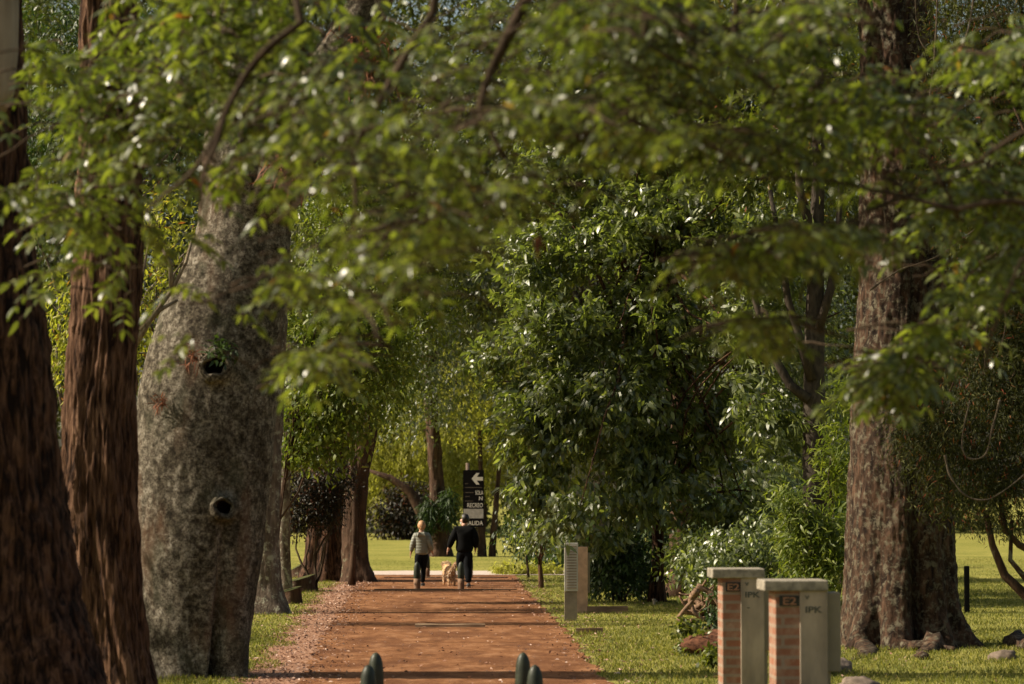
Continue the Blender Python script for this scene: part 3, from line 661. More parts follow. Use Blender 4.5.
# small trunks at the near edge of the glossy tree
small_tree('sapling', 'thin red brown sapling trunk at the edge of the grass beside the path', 541, 72, 587, [C3(536, 535, 71.5, .55, .5, .45), C3(550, 520, 71.5, .5, .5, .5)], 120, 10, .14, M['leaf_glossy'], .075, bark_='stringy', rich=True, nlimb=8, fork=.1)
small_tree('sapling', 'slender black stemmed sapling left of the red brown one', 528, 80, 577, [C3(522, 535, 80, .6, .5, .5), C3(530, 515, 80, .5, .5, .5)], 120, 10, .15, M['leaf_dark'], .045, bark_='twig_dark', nlimb=8, fork=.1)
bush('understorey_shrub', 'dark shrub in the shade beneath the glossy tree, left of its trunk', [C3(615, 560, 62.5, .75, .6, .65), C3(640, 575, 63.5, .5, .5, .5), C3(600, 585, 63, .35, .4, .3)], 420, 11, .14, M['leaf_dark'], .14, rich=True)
bush('understorey_shrub', 'dark bush behind the root stump and the brick pillars', [C3(720, 570, 56, .9, .7, .75), C3(690, 555, 58, .6, .6, .6), C3(760, 560, 56, .8, .7, .9)], 650, 11, .13, M['leaf_glossy'], .14, rich=True)
bush('grass_mound', 'low tan clump of dry grass where the path meets the pale crossing', [(G(520, 572)[0] - .3, 84, .1, .55, .5, .28), (G(540, 572)[0], 84, .1, .7, .5, .25)], 260, 8, .14, M['leaf_willow'], .08, gap=0)
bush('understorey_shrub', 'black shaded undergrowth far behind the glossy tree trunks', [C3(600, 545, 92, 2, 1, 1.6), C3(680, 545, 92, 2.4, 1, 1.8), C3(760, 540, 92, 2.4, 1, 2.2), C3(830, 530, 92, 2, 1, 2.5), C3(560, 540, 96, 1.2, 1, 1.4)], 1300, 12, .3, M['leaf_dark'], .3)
# forked grey tree
e, t_ = tree('forked_tree', 'grey trunk that forks low, left of the great red trunk on the right',
    [(-80, 812, 822), (180, 812, 824), (300, 806, 824), (400, 803, 825), (480, 803, 827), (560, 802, 829), (600, 798, 832)], 60, M['grey_dark'], segs=48, rings=100, rough=.02, seed=9, hc=False)
mbb = MB()
for a in ([(808, 400), (790, 385), (770, 350), (755, 300), (748, 260)], [(812, 380), (800, 340), (788, 300), (780, 250), (770, 190)], [(818, 330), (830, 290), (838, 240), (842, 150)], [(816, 250), (800, 190), (795, 120)]):
    mbb.tube([W(x, y, 59.8) for x, y in a], np.linspace(.11, .05, len(a)), 10, wob=.3)
mbb.build('branches', M['grey_dark'], e, True)
crown('crown', np.random.default_rng(401), [C3(800, 130, 61, 2.0, 1.6, 2.2), C3(760, 250, 61, 1.3, 1.2, 1.5), C3(880, 200, 61, 2, 1.6, 2.6), C3(840, 20, 61, 2.6, 2, 1.8)], 900, 12, .25, .16, M['leaf_mid'], e, gap=.25)
# bright young shrub left of the great trunk
bush('bright_shrub', 'bright green feathery shrub between the pillars and the great red trunk', [C3(805, 530, 49, .55, .5, .6), C3(790, 505, 49, .4, .4, .4), C3(830, 550, 49, .45, .5, .7), C3(835, 470, 50, .35, .4, .9), C3(845, 400, 50, .3, .3, .7), C3(815, 575, 49, .6, .5, .5)],
     480, 12, .17, M['leaf_light'], .10, rich=True, asp=.2, gap=.1, cat='shrub', droop=.1)
# great red trunk on the right
e9, top9 = tree('great_trunk_tree', 'great red brown trunk with lichen and spreading roots on the right',
    [(-200, 860, 930), (0, 858, 932), (130, 862, 940), (300, 858, 946), (400, 852, 950), (500, 848, 953), (560, 846, 955), (600, 843, 958), (625, 839, 964), (645, 834, 972), (665, 828, 980)],
    45, M['red_lichen'], segs=240, rings=260, rough=.035, rs=2.2, zfib=.4, seed=15,
    flute=[(-.22, 4.86, .10, 2.5, .35), (.20, 4.40, .15, .55, .05), (.30, 5.75, .16, .40, 0), (.35, 3.95, .18, .45, .0), (.12, 4.62, .16, 1.0, .1), (-.20, 4.18, .10, .7, 0), (.15, 5.3, .2, .4, 0), (-.1, 5.5, .1, .6, .1)], hc=dict(R=4.2, n=900, zc=3.5, xl=[(3.4, 44.5, 9.8, 2.0, 2.2, 1.5), (1.6, 45, 11.5, 2, 2.2, 1.8)]))  # xl: extra crown lobes added on the left to shade this trunk
mbb = MB()
for a, r in (([(880, 628), (895, 648), (905, 655), (925, 660)], .13), ([(965, 630), (985, 640), (1010, 648), (1035, 652)], .12), ([(845, 640), (835, 660), (826, 678)], .12), ([(905, 650), (930, 651), (955, 652)], .07)):
    pts = [G(x, y) for x, y in a]; pts = [np.array([p[0], min(p[1], 45), .04]) for p in pts]
    mbb.tube(curve(pts[0], pts[-1], 10, 0, .25), np.linspace(r * 1.7, r * .5, 10), 14, wob=.5)
mbb.build('root', M['red_lichen'], e9, True)
# dark needle-leaved tree at the right edge
e10 = small_tree('needle_tree', 'dark feathery needle leaved tree hanging in from the right edge', 1150, 41, 660,
    [C3(960, 440, 40.5, .95, .8, 1.0), C3(1010, 400, 40.5, 1.1, .9, 1.5), C3(920, 440, 40.3, .55, .5, .7), C3(900, 390, 40.3, .4, .4, .45), C3(1020, 250, 41, 1.0, 1, 1.6), C3(980, 150, 42, 1.0, 1, 1.8), C3(1000, 500, 40.5, .8, .8, .6), C3(1060, 300, 41, 1.4, 1.2, 2.5), C3(940, 505, 40.4, .45, .4, .3), C3(1000, 40, 42, 1.2, 1, 1.5)],
    4600, 24, .10, M['leaf_needle'], .18, bark_='dark_bark', asp=.17, spread=.13, gap=.15, nlimb=40, droop=.3, gs=1.6)
mbb = MB()
for a, r in (([(1060, 640), (1030, 600), (1005, 575), (993, 545), (985, 510)], .09), ([(1050, 560), (1020, 545), (1005, 530), (1000, 500)], .07), ([(1060, 610), (1035, 590), (1010, 560), (1012, 520)], .06)):
    mbb.tube([W(x, y, 40.6) for x, y in a], np.linspace(r, r * .4, len(a)), 10, wob=.4)
mbb.build('crooked_limb', M['dark_bark'], e10, True)
# lianas
def liana(label, pts, d, r=.02, m='twig'):
    P = np.array([W(x, y, d) for x, y in pts]); t = np.linspace(0, len(P) - 1, len(P) * 5)
    # catmull-rom
    def cr(t):
        i = int(min(t, len(P) - 1.001)); f = t - i
        p0, p1, p2, p3 = P[max(i - 1, 0)], P[i], P[i + 1], P[min(i + 2, len(P) - 1)]
        return .5 * ((2 * p1) + (-p0 + p2) * f + (2 * p0 - 5 * p1 + 4 * p2 - p3) * f * f + (-p0 + 3 * p1 - 3 * p2 + p3) * f ** 3)
    mbb = MB(); Q = np.array([cr(a) for a in t]); mbb.tube(Q, r * .5 * np.linspace(1.2, .6, len(t)) * (1 + .3 * np.sin(t * 7 + 1)) * (1 + .15 * np.sin(t * 3)), 8)
    o = mbb.build('liana', M['vine'], None, True)
    return tag(o, label, 'vine', 'pale vines hanging by the great red trunk')
liana('lowest pale vine, dipping in a long loop below the needle foliage', [(945, 455), (950, 475), (965, 495), (985, 500), (1005, 490), (1030, 470)], 39.4, .03)
liana('pale vine bent like a hook under the needle tree', [(1000, 400), (992, 430), (985, 455), (968, 458), (962, 440), (970, 400)], 39.4, .028)
liana('long vine hanging down the right of the great trunk in a loop', [(985, 290), (1005, 310), (1000, 350), (985, 365), (990, 300)], 39.5, .022)
liana('vine curving from the great trunk towards the right edge near mid height', [(850, 180), (870, 190), (885, 215), (880, 250)], 39.5, .022)
liana('straight vine crossing the great trunk diagonally', [(870, 290), (900, 270), (940, 255), (980, 225)], 39.5, .022)
liana('vine hanging from the top right between trunk and needle foliage', [(938, -20), (935, 50), (930, 100), (936, 130), (925, 155)], 39.5, .026)
liana('wavy vine in the top right corner', [(975, -10), (965, 40), (945, 60), (920, 40), (915, -10)], 39.5, .024)

# bare pale shrub between trunk two and the spotted trunk
e = empty('bare_shrub', W(130, 690, 34.6) * np.array([1, 1, 0]), 'leafless pale branched sapling between the second trunk and the spotted one', 'shrub')
mbb = MB(); base = W(126, 684, 34.6); base[2] = -.05
for a in ([(126, 684), (128, 560), (130, 420), (133, 340), (142, 280), (150, 235)], [(132, 350), (150, 320), (172, 290), (186, 262), (192, 240)], [(140, 330), (160, 310), (178, 300)], [(172, 290), (170, 262), (160, 245)], [(133, 335), (128, 290), (133, 262), (130, 240)]):
    mbb.tube([W(x, y, 34.6) for x, y in a], np.linspace(.04, .015, len(a)), 8, wob=.2)
mbb.build('stem', M['twig'], e, True)

for k, (X, Y, lab) in enumerate([(-14.5, 36, 'unseen broad tree added to shade the left trunks, just outside the left edge beyond the dark leftmost trunk'), (-15.5, 45, 'second unseen broad tree added to shade the left trunks, level with the great trunk')]):
    rr = np.random.default_rng(700 + k); e = empty('added_shade_tree', (X, Y, 0), lab, 'tree')  # out-of-view tree, added only to cast shade on the left trunks
    _, C = crown('crown', rr, [(X, Y, 5.6, 2.6, 4.2, 3.0), (X + 1, Y - 2, 4.6, 1.6, 2.6, 2.4), (X + .5, Y + 2.5, 7.0, 1.8, 2.6, 2.0)], 900, 12, .3, .24, M['leaf_mid'], e, gap=.3, asp=.45)
    mbb = MB(); mbb.tube(curve((X, Y, -.1), (X, Y, 6), 12, 0, .1, rr), np.linspace(.3, .12, 12), 14, wob=.2); limbs(mbb, [(X, Y, 4.0)], C[:16], .1, rr); mbb.build('trunk', M['grey_bark'], e, True)
# ------------------------------------------------------------------ foreground overhanging trees (compound leaves)
def pinnate(rr, base, dirv, L, nl, ls):
    """one compound leaf: returns leaflets P,D,N and rachis points"""
    dirv = dirv / np.linalg.norm(dirv); t = np.linspace(.12, 1, nl)
    R = base + dirv * (t * L)[:, None] + np.array([0, 0, -1.0]) * ((t ** 2) * L * .28)[:, None]
    side = np.cross(dirv, [0, 0, 1.0]); side /= np.linalg.norm(side) + 1e-6
    tw = rr.uniform(-.5, .5); up = np.cross(side, dirv); side = side * math.cos(tw) + up * math.sin(tw)
    P = []; D = []; N = []
    for i in range(nl):
        for s in (-1, 1):
            P.append(R[i]); D.append(side * s * .9 + dirv * .55 + np.array([0, 0, -.35]) + rr.normal(size=3) * .15); N.append(np.array([0, 0, 1.0]) + rr.normal(size=3) * .45)
    P.append(R[-1]); D.append(dirv + np.array([0, 0, -.5])); N.append(np.array([0, 0, 1.0]))
    return P, D, N, np.vstack([base[None], R])
def fore_tree(name, label, trunk, limb_list, sprays, seed, d0):
    rr = np.random.default_rng(seed)
    e = empty(name, (trunk[0][0], trunk[0][1], 0), label, 'tree')
    mbb = MB(); mbb.tube(trunk, np.linspace(.28, .14, len(trunk)), 18, wob=.3)
    for pts, r0, r1 in limb_list:
        P = np.array(pts); t = np.linspace(0, len(P) - 1, len(P) * 4)
        Q = np.stack([np.interp(t, np.arange(len(P)), P[:, k]) for k in range(3)], 1)
        Q += np.stack([np.sin(t * 2.1 + k * 2) * .03 for k in range(3)], 1)
        mbb.tube(Q, np.linspace(r0, r1, len(t)), 10, wob=.35)
    P = []; D = []; N = []; SC = []
    tw = MB()
    for (px, py, d, n, spx, spy, sc_) in sprays:
        for j in range(int(n * .95)):
            q = W(px + rr.normal(0, spx * 1.3), py + rr.normal(0, spy * 1.25), d + rr.normal(0, .9))
            az = rr.random() * 6.28
            nleaf = rr.integers(2, 4)
            tl = rr.uniform(.25, .5); tdir = np.array([math.cos(az), math.sin(az), rr.uniform(-.2, .5)])
            tw.tube(curve(q - tdir * tl, q, 5, .05, .3, rr), np.linspace(.008, .004, 5), 5)
            for k in range(nleaf):
                a2 = az + rr.uniform(-1.1, 1.1)
                dv = np.array([math.cos(a2), math.sin(a2), rr.uniform(-.7, .25)])
                p, dd, nn, rac = pinnate(rr, q, dv, rr.uniform(.15, .27) * sc_, rr.integers(3, 7), .08)
                P += p; D += dd; N += nn; SC += [sc_] * len(p)
                tw.tube(rac, .003, 4, False)
    P = np.array(P); D = np.array(D); N = np.array(N); n = len(P)
    mbb.build('trunk', M['twig_dark'], e, True); tag(tw.build('twigs', M['twig_dark'], e, True), kind='stuff')
    L = rr.uniform(.060, .105, n) * np.array(SC)
    leaf_mesh('crown', P, D, N, L, L * .31, M['leaf_fore'], e, True)
    return e
tl = [(-4.6, 16, -.1), (-4.5, 16, 1.5), (-4.2, 16, 3.5), (-3.8, 16, 5.6), (-3.0, 15.8, 7.2)]
fore_tree('overhanging_tree', 'near tree reaching in from the left, its compound leaves hanging over the spotted trunk', tl,
    [([tl[3], (-2.2, 15.6, 6.4), (-.6, 15.2, 6.6), (1.2, 15, 6.3), (2.2, 15, 5.8)], .12, .03),
     ([(-1.6, 15.5, 6.5), W(300, 20, 15), W(262, 65, 15), W(222, 115, 15), W(180, 180, 15), W(150, 220, 15)], .028, .007),
     ([W(222, 115, 15), W(200, 165, 15), W(206, 215, 15)], .02, .008),
     ([(-.3, 15.2, 6.6), W(528, -10, 15), W(505, 60, 15), W(478, 105, 15), W(500, 160, 15)], .04, .012),
     ([(-.3, 15.2, 6.6), W(430, 10, 15.5), W(395, 90, 15.5), W(352, 150, 15.5), W(350, 230, 15.5)], .03, .01),
     ([(1.0, 15, 6.3), W(640, 10, 15), W(650, 50, 15), W(700, 65, 15)], .03, .01)],
    [(150, 130, 19, 60, 45, 60, 1.3), (70, 205, 19, 32, 22, 34, 1.3), (230, 70, 19.5, 60, 40, 44, 1.3), (120, 90, 19, 40, 40, 26, 1.3), (325, 250, 18, 18, 40, 30, 1.2), (290, 40, 19, 60, 40, 36, 1.3), (330, 130, 18, 30, 40, 20, 1.2),
     (380, 150, 15.5, 40, 50, 26, 1), (420, 90, 15.5, 50, 50, 26, 1), (370, 280, 16, 26, 40, 11, 1), (510, 40, 17, 60, 34, 26, .9), (460, 180, 17, 50, 50, 14, .9), (600, 90, 17, 50, 40, 14, .9), (540, 110, 15.5, 40, 30, 5, 1), (440, 230, 15.5, 30, 40, 6, 1), (330, 350, 18, 22, 16, 5, 1.2), (200, 0, 19, 60, 30, 26, 1.3), (600, 10, 15.5, 60, 22, 12, 1)], 501, 15)
tr = [(5.2, 17, -.1), (5.1, 17, 1.8), (4.8, 17, 3.8), (4.2, 16.8, 6.0), (3.4, 16.5, 7.4)]
fore_tree('overhanging_tree', 'near tree reaching in from the right with sprays across the great red trunk', tr,
    [([tr[3], (2.6, 16.5, 6.6), (1.4, 16.2, 6.4), (.6, 16, 6.0)], .1, .03),
     ([tr[2], W(1010, 200, 16.5), W(960, 215, 16.5), W(900, 190, 16.5), W(830, 180, 16.5), W(760, 185, 16.5)], .022, .007),
     ([tr[2], W(1020, 130, 16), W(980, 170, 16), W(945, 165, 16), W(915, 150, 16)], .016, .006),
     ([W(960, 215, 16.5), W(930, 170, 16.5), W(905, 130, 16.5)], .015, .006),
     ([W(900, 190, 16.5), W(860, 210, 16.5), W(820, 260, 16.5), W(800, 300, 16.5)], .014, .006),
     ([tr[2], W(1015, 260, 16), W(1000, 330, 16), W(985, 370, 16)], .014, .006),
     ([(1.4, 16.2, 6.4), W(730, 20, 16), W(740, 60, 16), W(780, 90, 16)], .025, .008)],
    [(830, 90, 18, 50, 24, 15, 1.2), (760, 140, 17.5, 45, 34, 11, 1.2), (990, 150, 19, 26, 40, 34, 1.4), (1000, 60, 19, 24, 24, 16, 1.4), (890, 365, 19, 36, 12, 8, 1.4), (985, 260, 19, 28, 20, 18, 1.4), (680, 50, 16.5, 50, 36, 16, 1.1),
     (650, 130, 16.5, 40, 30, 3, 1.1), (740, 250, 17, 40, 26, 4, 1.2), (820, 230, 17, 30, 30, 6, 1.2), (760, 320, 17, 24, 10, 3, 1.1), (960, 190, 18, 30, 24, 12, 1.3), (930, 330, 19, 16, 12, 5, 1.4), (660, 10, 16.5, 60, 16, 10, 1.1), (800, 10, 17, 60, 16, 12, 1.1), (900, 110, 18, 26, 14, 8, 1.2)], 502, 16)

# ================================================================== STUMPS, LOGS, ROCKS
def stump(label, px, py, wpx, hpx, slope, seed):
    g = G(px, py); s = F / g[1]; r = wpx / s / 2; h = hpx / s
    e = empty('cut_stump', (g[0], g[1] + r, 0), label, 'stump', 'cut stumps under the left row of trees')
    segs, V, Fc = 28, [], []
    for i, t in enumerate(np.linspace(0, 1, 8)):
        for k in range(segs):
            th = 2 * math.pi * k / segs
            q = Vector((math.cos(th) * 2 + seed, math.sin(th) * 2, t))
            rr = r * (1.12 - .22 * t ** .5) * (1 + .16 * noise.fractal(q, 1, 2, 3))
            x = rr * math.cos(th); z = t * h * (1.15 + slope * x / r + .07 * math.sin(th))
            V.append((g[0] + x, g[1] + r + rr * math.sin(th) * .9, z - .05))
    for i in range(7):
        for k in range(segs): Fc.append((i * segs + k, i * segs + (k + 1) % segs, (i + 1) * segs + (k + 1) % segs, (i + 1) * segs + k))
    mkobj('bark', V, Fc, M['dark_bark'], e, True)
    ring = np.array(V[7 * segs:]); c = ring.mean(0)
    topv = [c + (0, 0, .03)] + [tuple(c + (p - c) * .98 + (0, 0, .008)) for p in ring]
    mkobj('cut_top', topv, [(0, k + 1, (k + 1) % segs + 1) for k in range(segs)], M['mossy_top'], e, True)
stump('nearest low mossy stump, at the foot of the grey tree', 289, 604, 25, 14, .25, 1)
stump('widest mossy stump with a sloping top, middle of three', 299, 592, 33, 13, .35, 2)
stump('hindmost stump with the brightest green sloping top', 300, 578, 22, 13, .5, 3)
def rock(name, label, cat, g, size, seed, m, group=None):
    segs, rings = 20, 12; V = []; Fc = []
    for i in range(rings + 1):
        ph = math.pi * i / rings
        for k in range(segs):
            th = 2 * math.pi * k / segs
            u = Vector((math.sin(ph) * math.cos(th), math.sin(ph) * math.sin(th), math.cos(ph)))
            r = 1 + .35 * noise.fractal(u * 1.6 + Vector((seed, 0, 0)), 1, 2, 4)
            V.append((g[0] + u.x * r * size[0], g[1] + u.y * r * size[1], size[2] * .3 + u.z * r * size[2]))
    for i in range(rings):
        for k in range(segs): Fc.append((i * segs + k, i * segs + (k + 1) % segs, (i + 1) * segs + (k + 1) % segs, (i + 1) * segs + k))
    return tag(mkobj(name, V, Fc, m, None, True), label, cat, group)
rg = 'stones at the foot of the great red trunk'
rock('stone', 'pale stone against the left root of the great trunk', 'stone', G(838, 672), (.22, .18, .13), 3, M['rock'], rg)
rock('stone', 'grey rounded stone cut by the lower edge near the great trunk', 'stone', G(858, 690), (.26, .2, .12), 8, M['rock'], rg)
rock('stone', 'reddish stone in the grass at the lower right edge', 'stone', G(1003, 660), (.2, .16, .11), 18, M['rock'], rg)
rock('earth_mound', 'mound of red earth behind the near brick pillar', 'mound', G(722, 655), (.60, .6, .26), 22, M['soil'])
# uprooted twisted root stump
g = G(700, 622)
e = empty('root_stump', g, 'twisted weathered root stump lying under the glossy tree beside the pillars', 'root stump')
mbb = MB()
dS = g[1]
for a, r in (([(678, 618), (688, 606), (700, 590), (706, 580)], .05), ([(697, 586), (710, 592), (719, 604), (722, 618)], .08), ([(697, 590), (690, 600), (694, 612), (704, 620)], .06), ([(704, 622), (714, 616), (720, 606)], .07),
             ([(684, 612), (696, 614), (708, 610)], .05), ([(676, 634), (690, 630), (705, 632), (722, 640)], .045), ([(715, 600), (728, 590), (738, 584)], .05), ([(690, 622), (700, 640), (720, 650)], .05)):
    P = [W(x, y, dS + random.uniform(-.15, .15)) for x, y in a]
    for p in P: p[2] = max(p[2], .03)
    t = np.linspace(0, len(P) - 1, 12); Q = np.stack([np.interp(t, np.arange(len(P)), np.array(P)[:, k]) for k in range(3)], 1)
    mbb.tube(Q, np.linspace(r, r * .5, 12) * .9, 10, wob=.9)
rr = np.random.default_rng(88); cS = W(706, 606, dS + .15)
for k in range(26):
    a = rr.random() * 6.28; ln = rr.uniform(.25, .6)
    q = cS + np.array([math.cos(a) * ln, rr.normal(0, .15), math.sin(a) * ln * .75]); q[2] = max(q[2], .02)
    mbb.tube(curve(cS + rr.normal(size=3) * .08, q, 9, 0, .6, rr), np.linspace(rr.uniform(.03, .07), .012, 9), 8, wob=.8)
mbb.build('roots', simple('weathered_root', (0.17, 0.105, 0.065), 0.85, 0.7, 14, 0.8, .2), e, True)
def weed(label, px, py, w, h, n, m='leaf_mid', size=.12):
    g = G(px, py)
    return bush('weed', label, [(g[0], g[1], h * .5, w, w * .8, h * .6)], n, 8, size, M[m], .07, gap=.1, stems=4, cat='weed', rich=True, asp=.4)
weed('leafy green weeds in front of the red earth mound', 700, 655, .38, .28, 60)
weed('low weeds at the foot of the root stump', 690, 640, .25, .30, 40)
weed('weeds against the left side of the near brick pillar', 716, 668, .2, .3, 36)
weed('broad leaved weeds trailing over the mound top', 716, 632, .3, .7, 40, 'leaf_dark')
weed('small pale weed at the foot of the reddish stringy trunk', 84, 672, .07, .95, 7, 'leaf_light', .12)
# timber edging
def beam(label, x0, x1, y, h, dep, name='timber_edging', group='timber edgings laid in the ground', m='timber', z0=-.03):
    a = G(x0, y); b = G(x1, y); mbb = MB()
    L = b[0] - a[0]; n = 14; V = []; Fc = []
    for i in range(n + 1):
        x = a[0] + L * i / n
        for (yy, zz) in ((0, z0), (0, h), (dep, h), (dep, z0)):
            V.append((x, a[1] + yy + .012 * noise.noise(Vector((x * 3, yy, y))), zz + (.010 * noise.noise(Vector((x * 2.3, yy * 4, y))) if zz > 0 else 0)))
    for i in range(n):
        for k in range(4): Fc.append((i * 4 + k, (i + 1) * 4 + k, (i + 1) * 4 + (k + 1) % 4, i * 4 + (k + 1) % 4))
    Fc += [(3, 2, 1, 0), (n * 4, n * 4 + 1, n * 4 + 2, n * 4 + 3)]
    return tag(mkobj(name, V, Fc, M[m]), label, 'timber', group)
M['timber_pale'] = simple('pale_timber', (0.34, 0.24, 0.15), 0.85, 0.3, 14, 0.6, 0.2, (0.2, 1, 1))
beam('short timber bar set across the middle of the red path', 415, 485, 628, .065, .16, m='timber_pale')
beam('long timber edging across the path between the front pair of far bollards', 374, 517, 590.5, .04, .12)
beam('timber edging across the path at its far end by the pale crossing', 384, 508, 578.5, .04, .12)
beam('stub of timber on the path ahead of the dog', 436, 446, 581.5, .04, .1)
beam('short sleeper end lying in the grass right of the path', 576, 603, 634, .10, .12)
beam('dark sleeper half hidden behind the far meter cabinet', 587, 628, 613, .13, .2)

# ================================================================== BOLLARDS
def bollard(label, px, py_base, d=None, h=.69):
    if d is None: g = G(px, py_base)
    else: g = W(px, 600, d); g[2] = 0
    e = empty('bollard', (g[0], g[1], 0), label, 'bollard', 'rounded timber bollards on the path')
    def prof(zs, rs, nm, m, seg=24):
        V = []; Fc = []
        for z, r in zip(zs, rs):
            for k in range(seg):
                th = 2 * math.pi * k / seg
                V.append((g[0] + r * math.cos(th), g[1] + r * math.sin(th), z))
        n = len(zs)
        for i in range(n - 1):
            for k in range(seg): Fc.append((i * seg + k, i * seg + (k + 1) % seg, (i + 1) * seg + (k + 1) % seg, (i + 1) * seg + k))
        Fc.append(tuple((n - 1) * seg + k for k in range(seg)))
        o = mkobj(nm, V, Fc, m, e, True)
    prof([-.05, .0, .15, .28], [.078, .078, .083, .086], 'base', M['wood_worn'])
    prof([.27, .28, .40, .50, .58, .63, .66, .68, h], [.084, .088, .086, .081, .073, .060, .044, .026, .004], 'post', M['bollard'])
bollard('left bollard at the lower edge, the taller looking one behind', 376, 0, 30.7)
bollard('left bollard nearest the camera, only its rounded top showing', 368.5, 0, 28.5)
bollard('right bollard at the lower edge, the taller looking one behind', 523, 0, 30.7)
bollard('right bollard nearest the camera, only its small top showing', 535, 0, 28.5)
bollard('front far bollard covering the legs of the woman', 417, 589.5)
bollard('rear far bollard just right of the woman', 427, 577.5)
bollard('front far bollard covering the leg of the man in black', 461, 589.5)
bollard('rear far bollard just behind the man in black', 470, 577.5)

# ================================================================== SIGN
dsg = 88.0
g = W(468, 0, dsg); 
e = empty('arrow_sign', (g[0], dsg, 0), 'tall black direction board with a white left arrow on a wooden post', 'sign')
mbb = MB(); mbb.tube([(g[0], dsg + .06, -.1), (g[0], dsg + .06, 3.33)], .06, 12); mbb.build('post', M['post_wood'], e, True)
a = W(463, 470, dsg); b = W(484, 527, dsg); cx, cz = (a[0] + b[0]) / 2, (a[2] + b[2]) / 2; w, h = b[0] - a[0], a[2] - b[2]
mbb = MB(); mbb.box((cx, dsg - .035, cz), (w, .05, h)); panel = mbb.build('board', M['sign_black'], e)
fy = dsg - .063
def flat(name, pts, m, parent=panel, y=fy, th=.006):
    n = len(pts); V = [(x, y, z) for x, z in pts] + [(x, y - th, z) for x, z in pts]
    Fc = [tuple(range(n)), tuple(range(2 * n - 1, n - 1, -1))] + [(k, (k + 1) % n, n + (k + 1) % n, n + k) for k in range(n)]
    o = mkobj(name, V, Fc, m, None); o.parent = parent; return o
def sp_(px, py): p = W(px, py, dsg); return (p[0], p[2])
flat('arrow', [sp_(*q) for q in [(471.6, 478.7), (476.4, 473), (479.6, 473), (476.8, 477), (483, 477), (483, 480.6), (476.8, 480.6), (479.6, 484.6), (476.4, 484.6)]], M['sign_white'])
flat('map_panel', [sp_(*q) for q in [(463.6, 508.8), (483.4, 508.8), (483.4, 518.3), (463.6, 518.3)]], M['sign_grey'])
for i, (y, x0, x1) in enumerate([(483.5, 465, 468), (487.5, 465, 482), (492.5, 465, 473.5), (496.5, 465, 470), (501, 465, 473)]):
    flat('text_line', [sp_(x0, y - .35), sp_(x1, y - .35), sp_(x1, y + .35), sp_(x0, y + .35)], M['sign_faint'])
def text_mesh(o, parent, loc, scl, m):
    bpy.context.view_layer.update()
    dg = bpy.context.evaluated_depsgraph_get(); nm = bpy.data.meshes.new_from_object(o.evaluated_get(dg)); bpy.data.objects.remove(o)
    nm.materials.clear(); nm.materials.append(m)
    nm.transform(Matrix.Translation(loc) @ Matrix.Rotation(math.pi / 2, 4, 'X') @ Matrix.Diagonal((*scl, 1)))
    r = bpy.data.objects.new('lettering', nm); COL.objects.link(r); r.parent = parent; return r
def text(body, px, py, hpx, wpx, m, parent, d=dsg, y=fy - .004, rot=None, align='RIGHT'):
    cu = bpy.data.curves.new('lettering', 'FONT'); cu.body = body; cu.align_x = align; cu.size = 1; cu.extrude = .004; cu.offset = .012
    o = bpy.data.objects.new('lettering', cu); COL.objects.link(o)
    bpy.context.view_layer.update()
    s = hpx / F * d / .72; p = W(px, py, d)
    wx = wpx / F * d / max(o.dimensions[0], .01)
    return text_mesh(o, parent, (p[0], y, p[2]), (wx, s, 1), m)
text('SOLA', 483.2, 494.6, 4.2, 8, M['sign_white'], panel)
text('N', 483.0, 500.2, 4.0, 3.6, M['sign_white'], panel)
text('RECREO', 483.0, 507.2, 4.2, 15.5, M['sign_white'], panel)
text('SALIDA', 483.0, 525.0, 4.2, 17, M['sign_white'], panel)

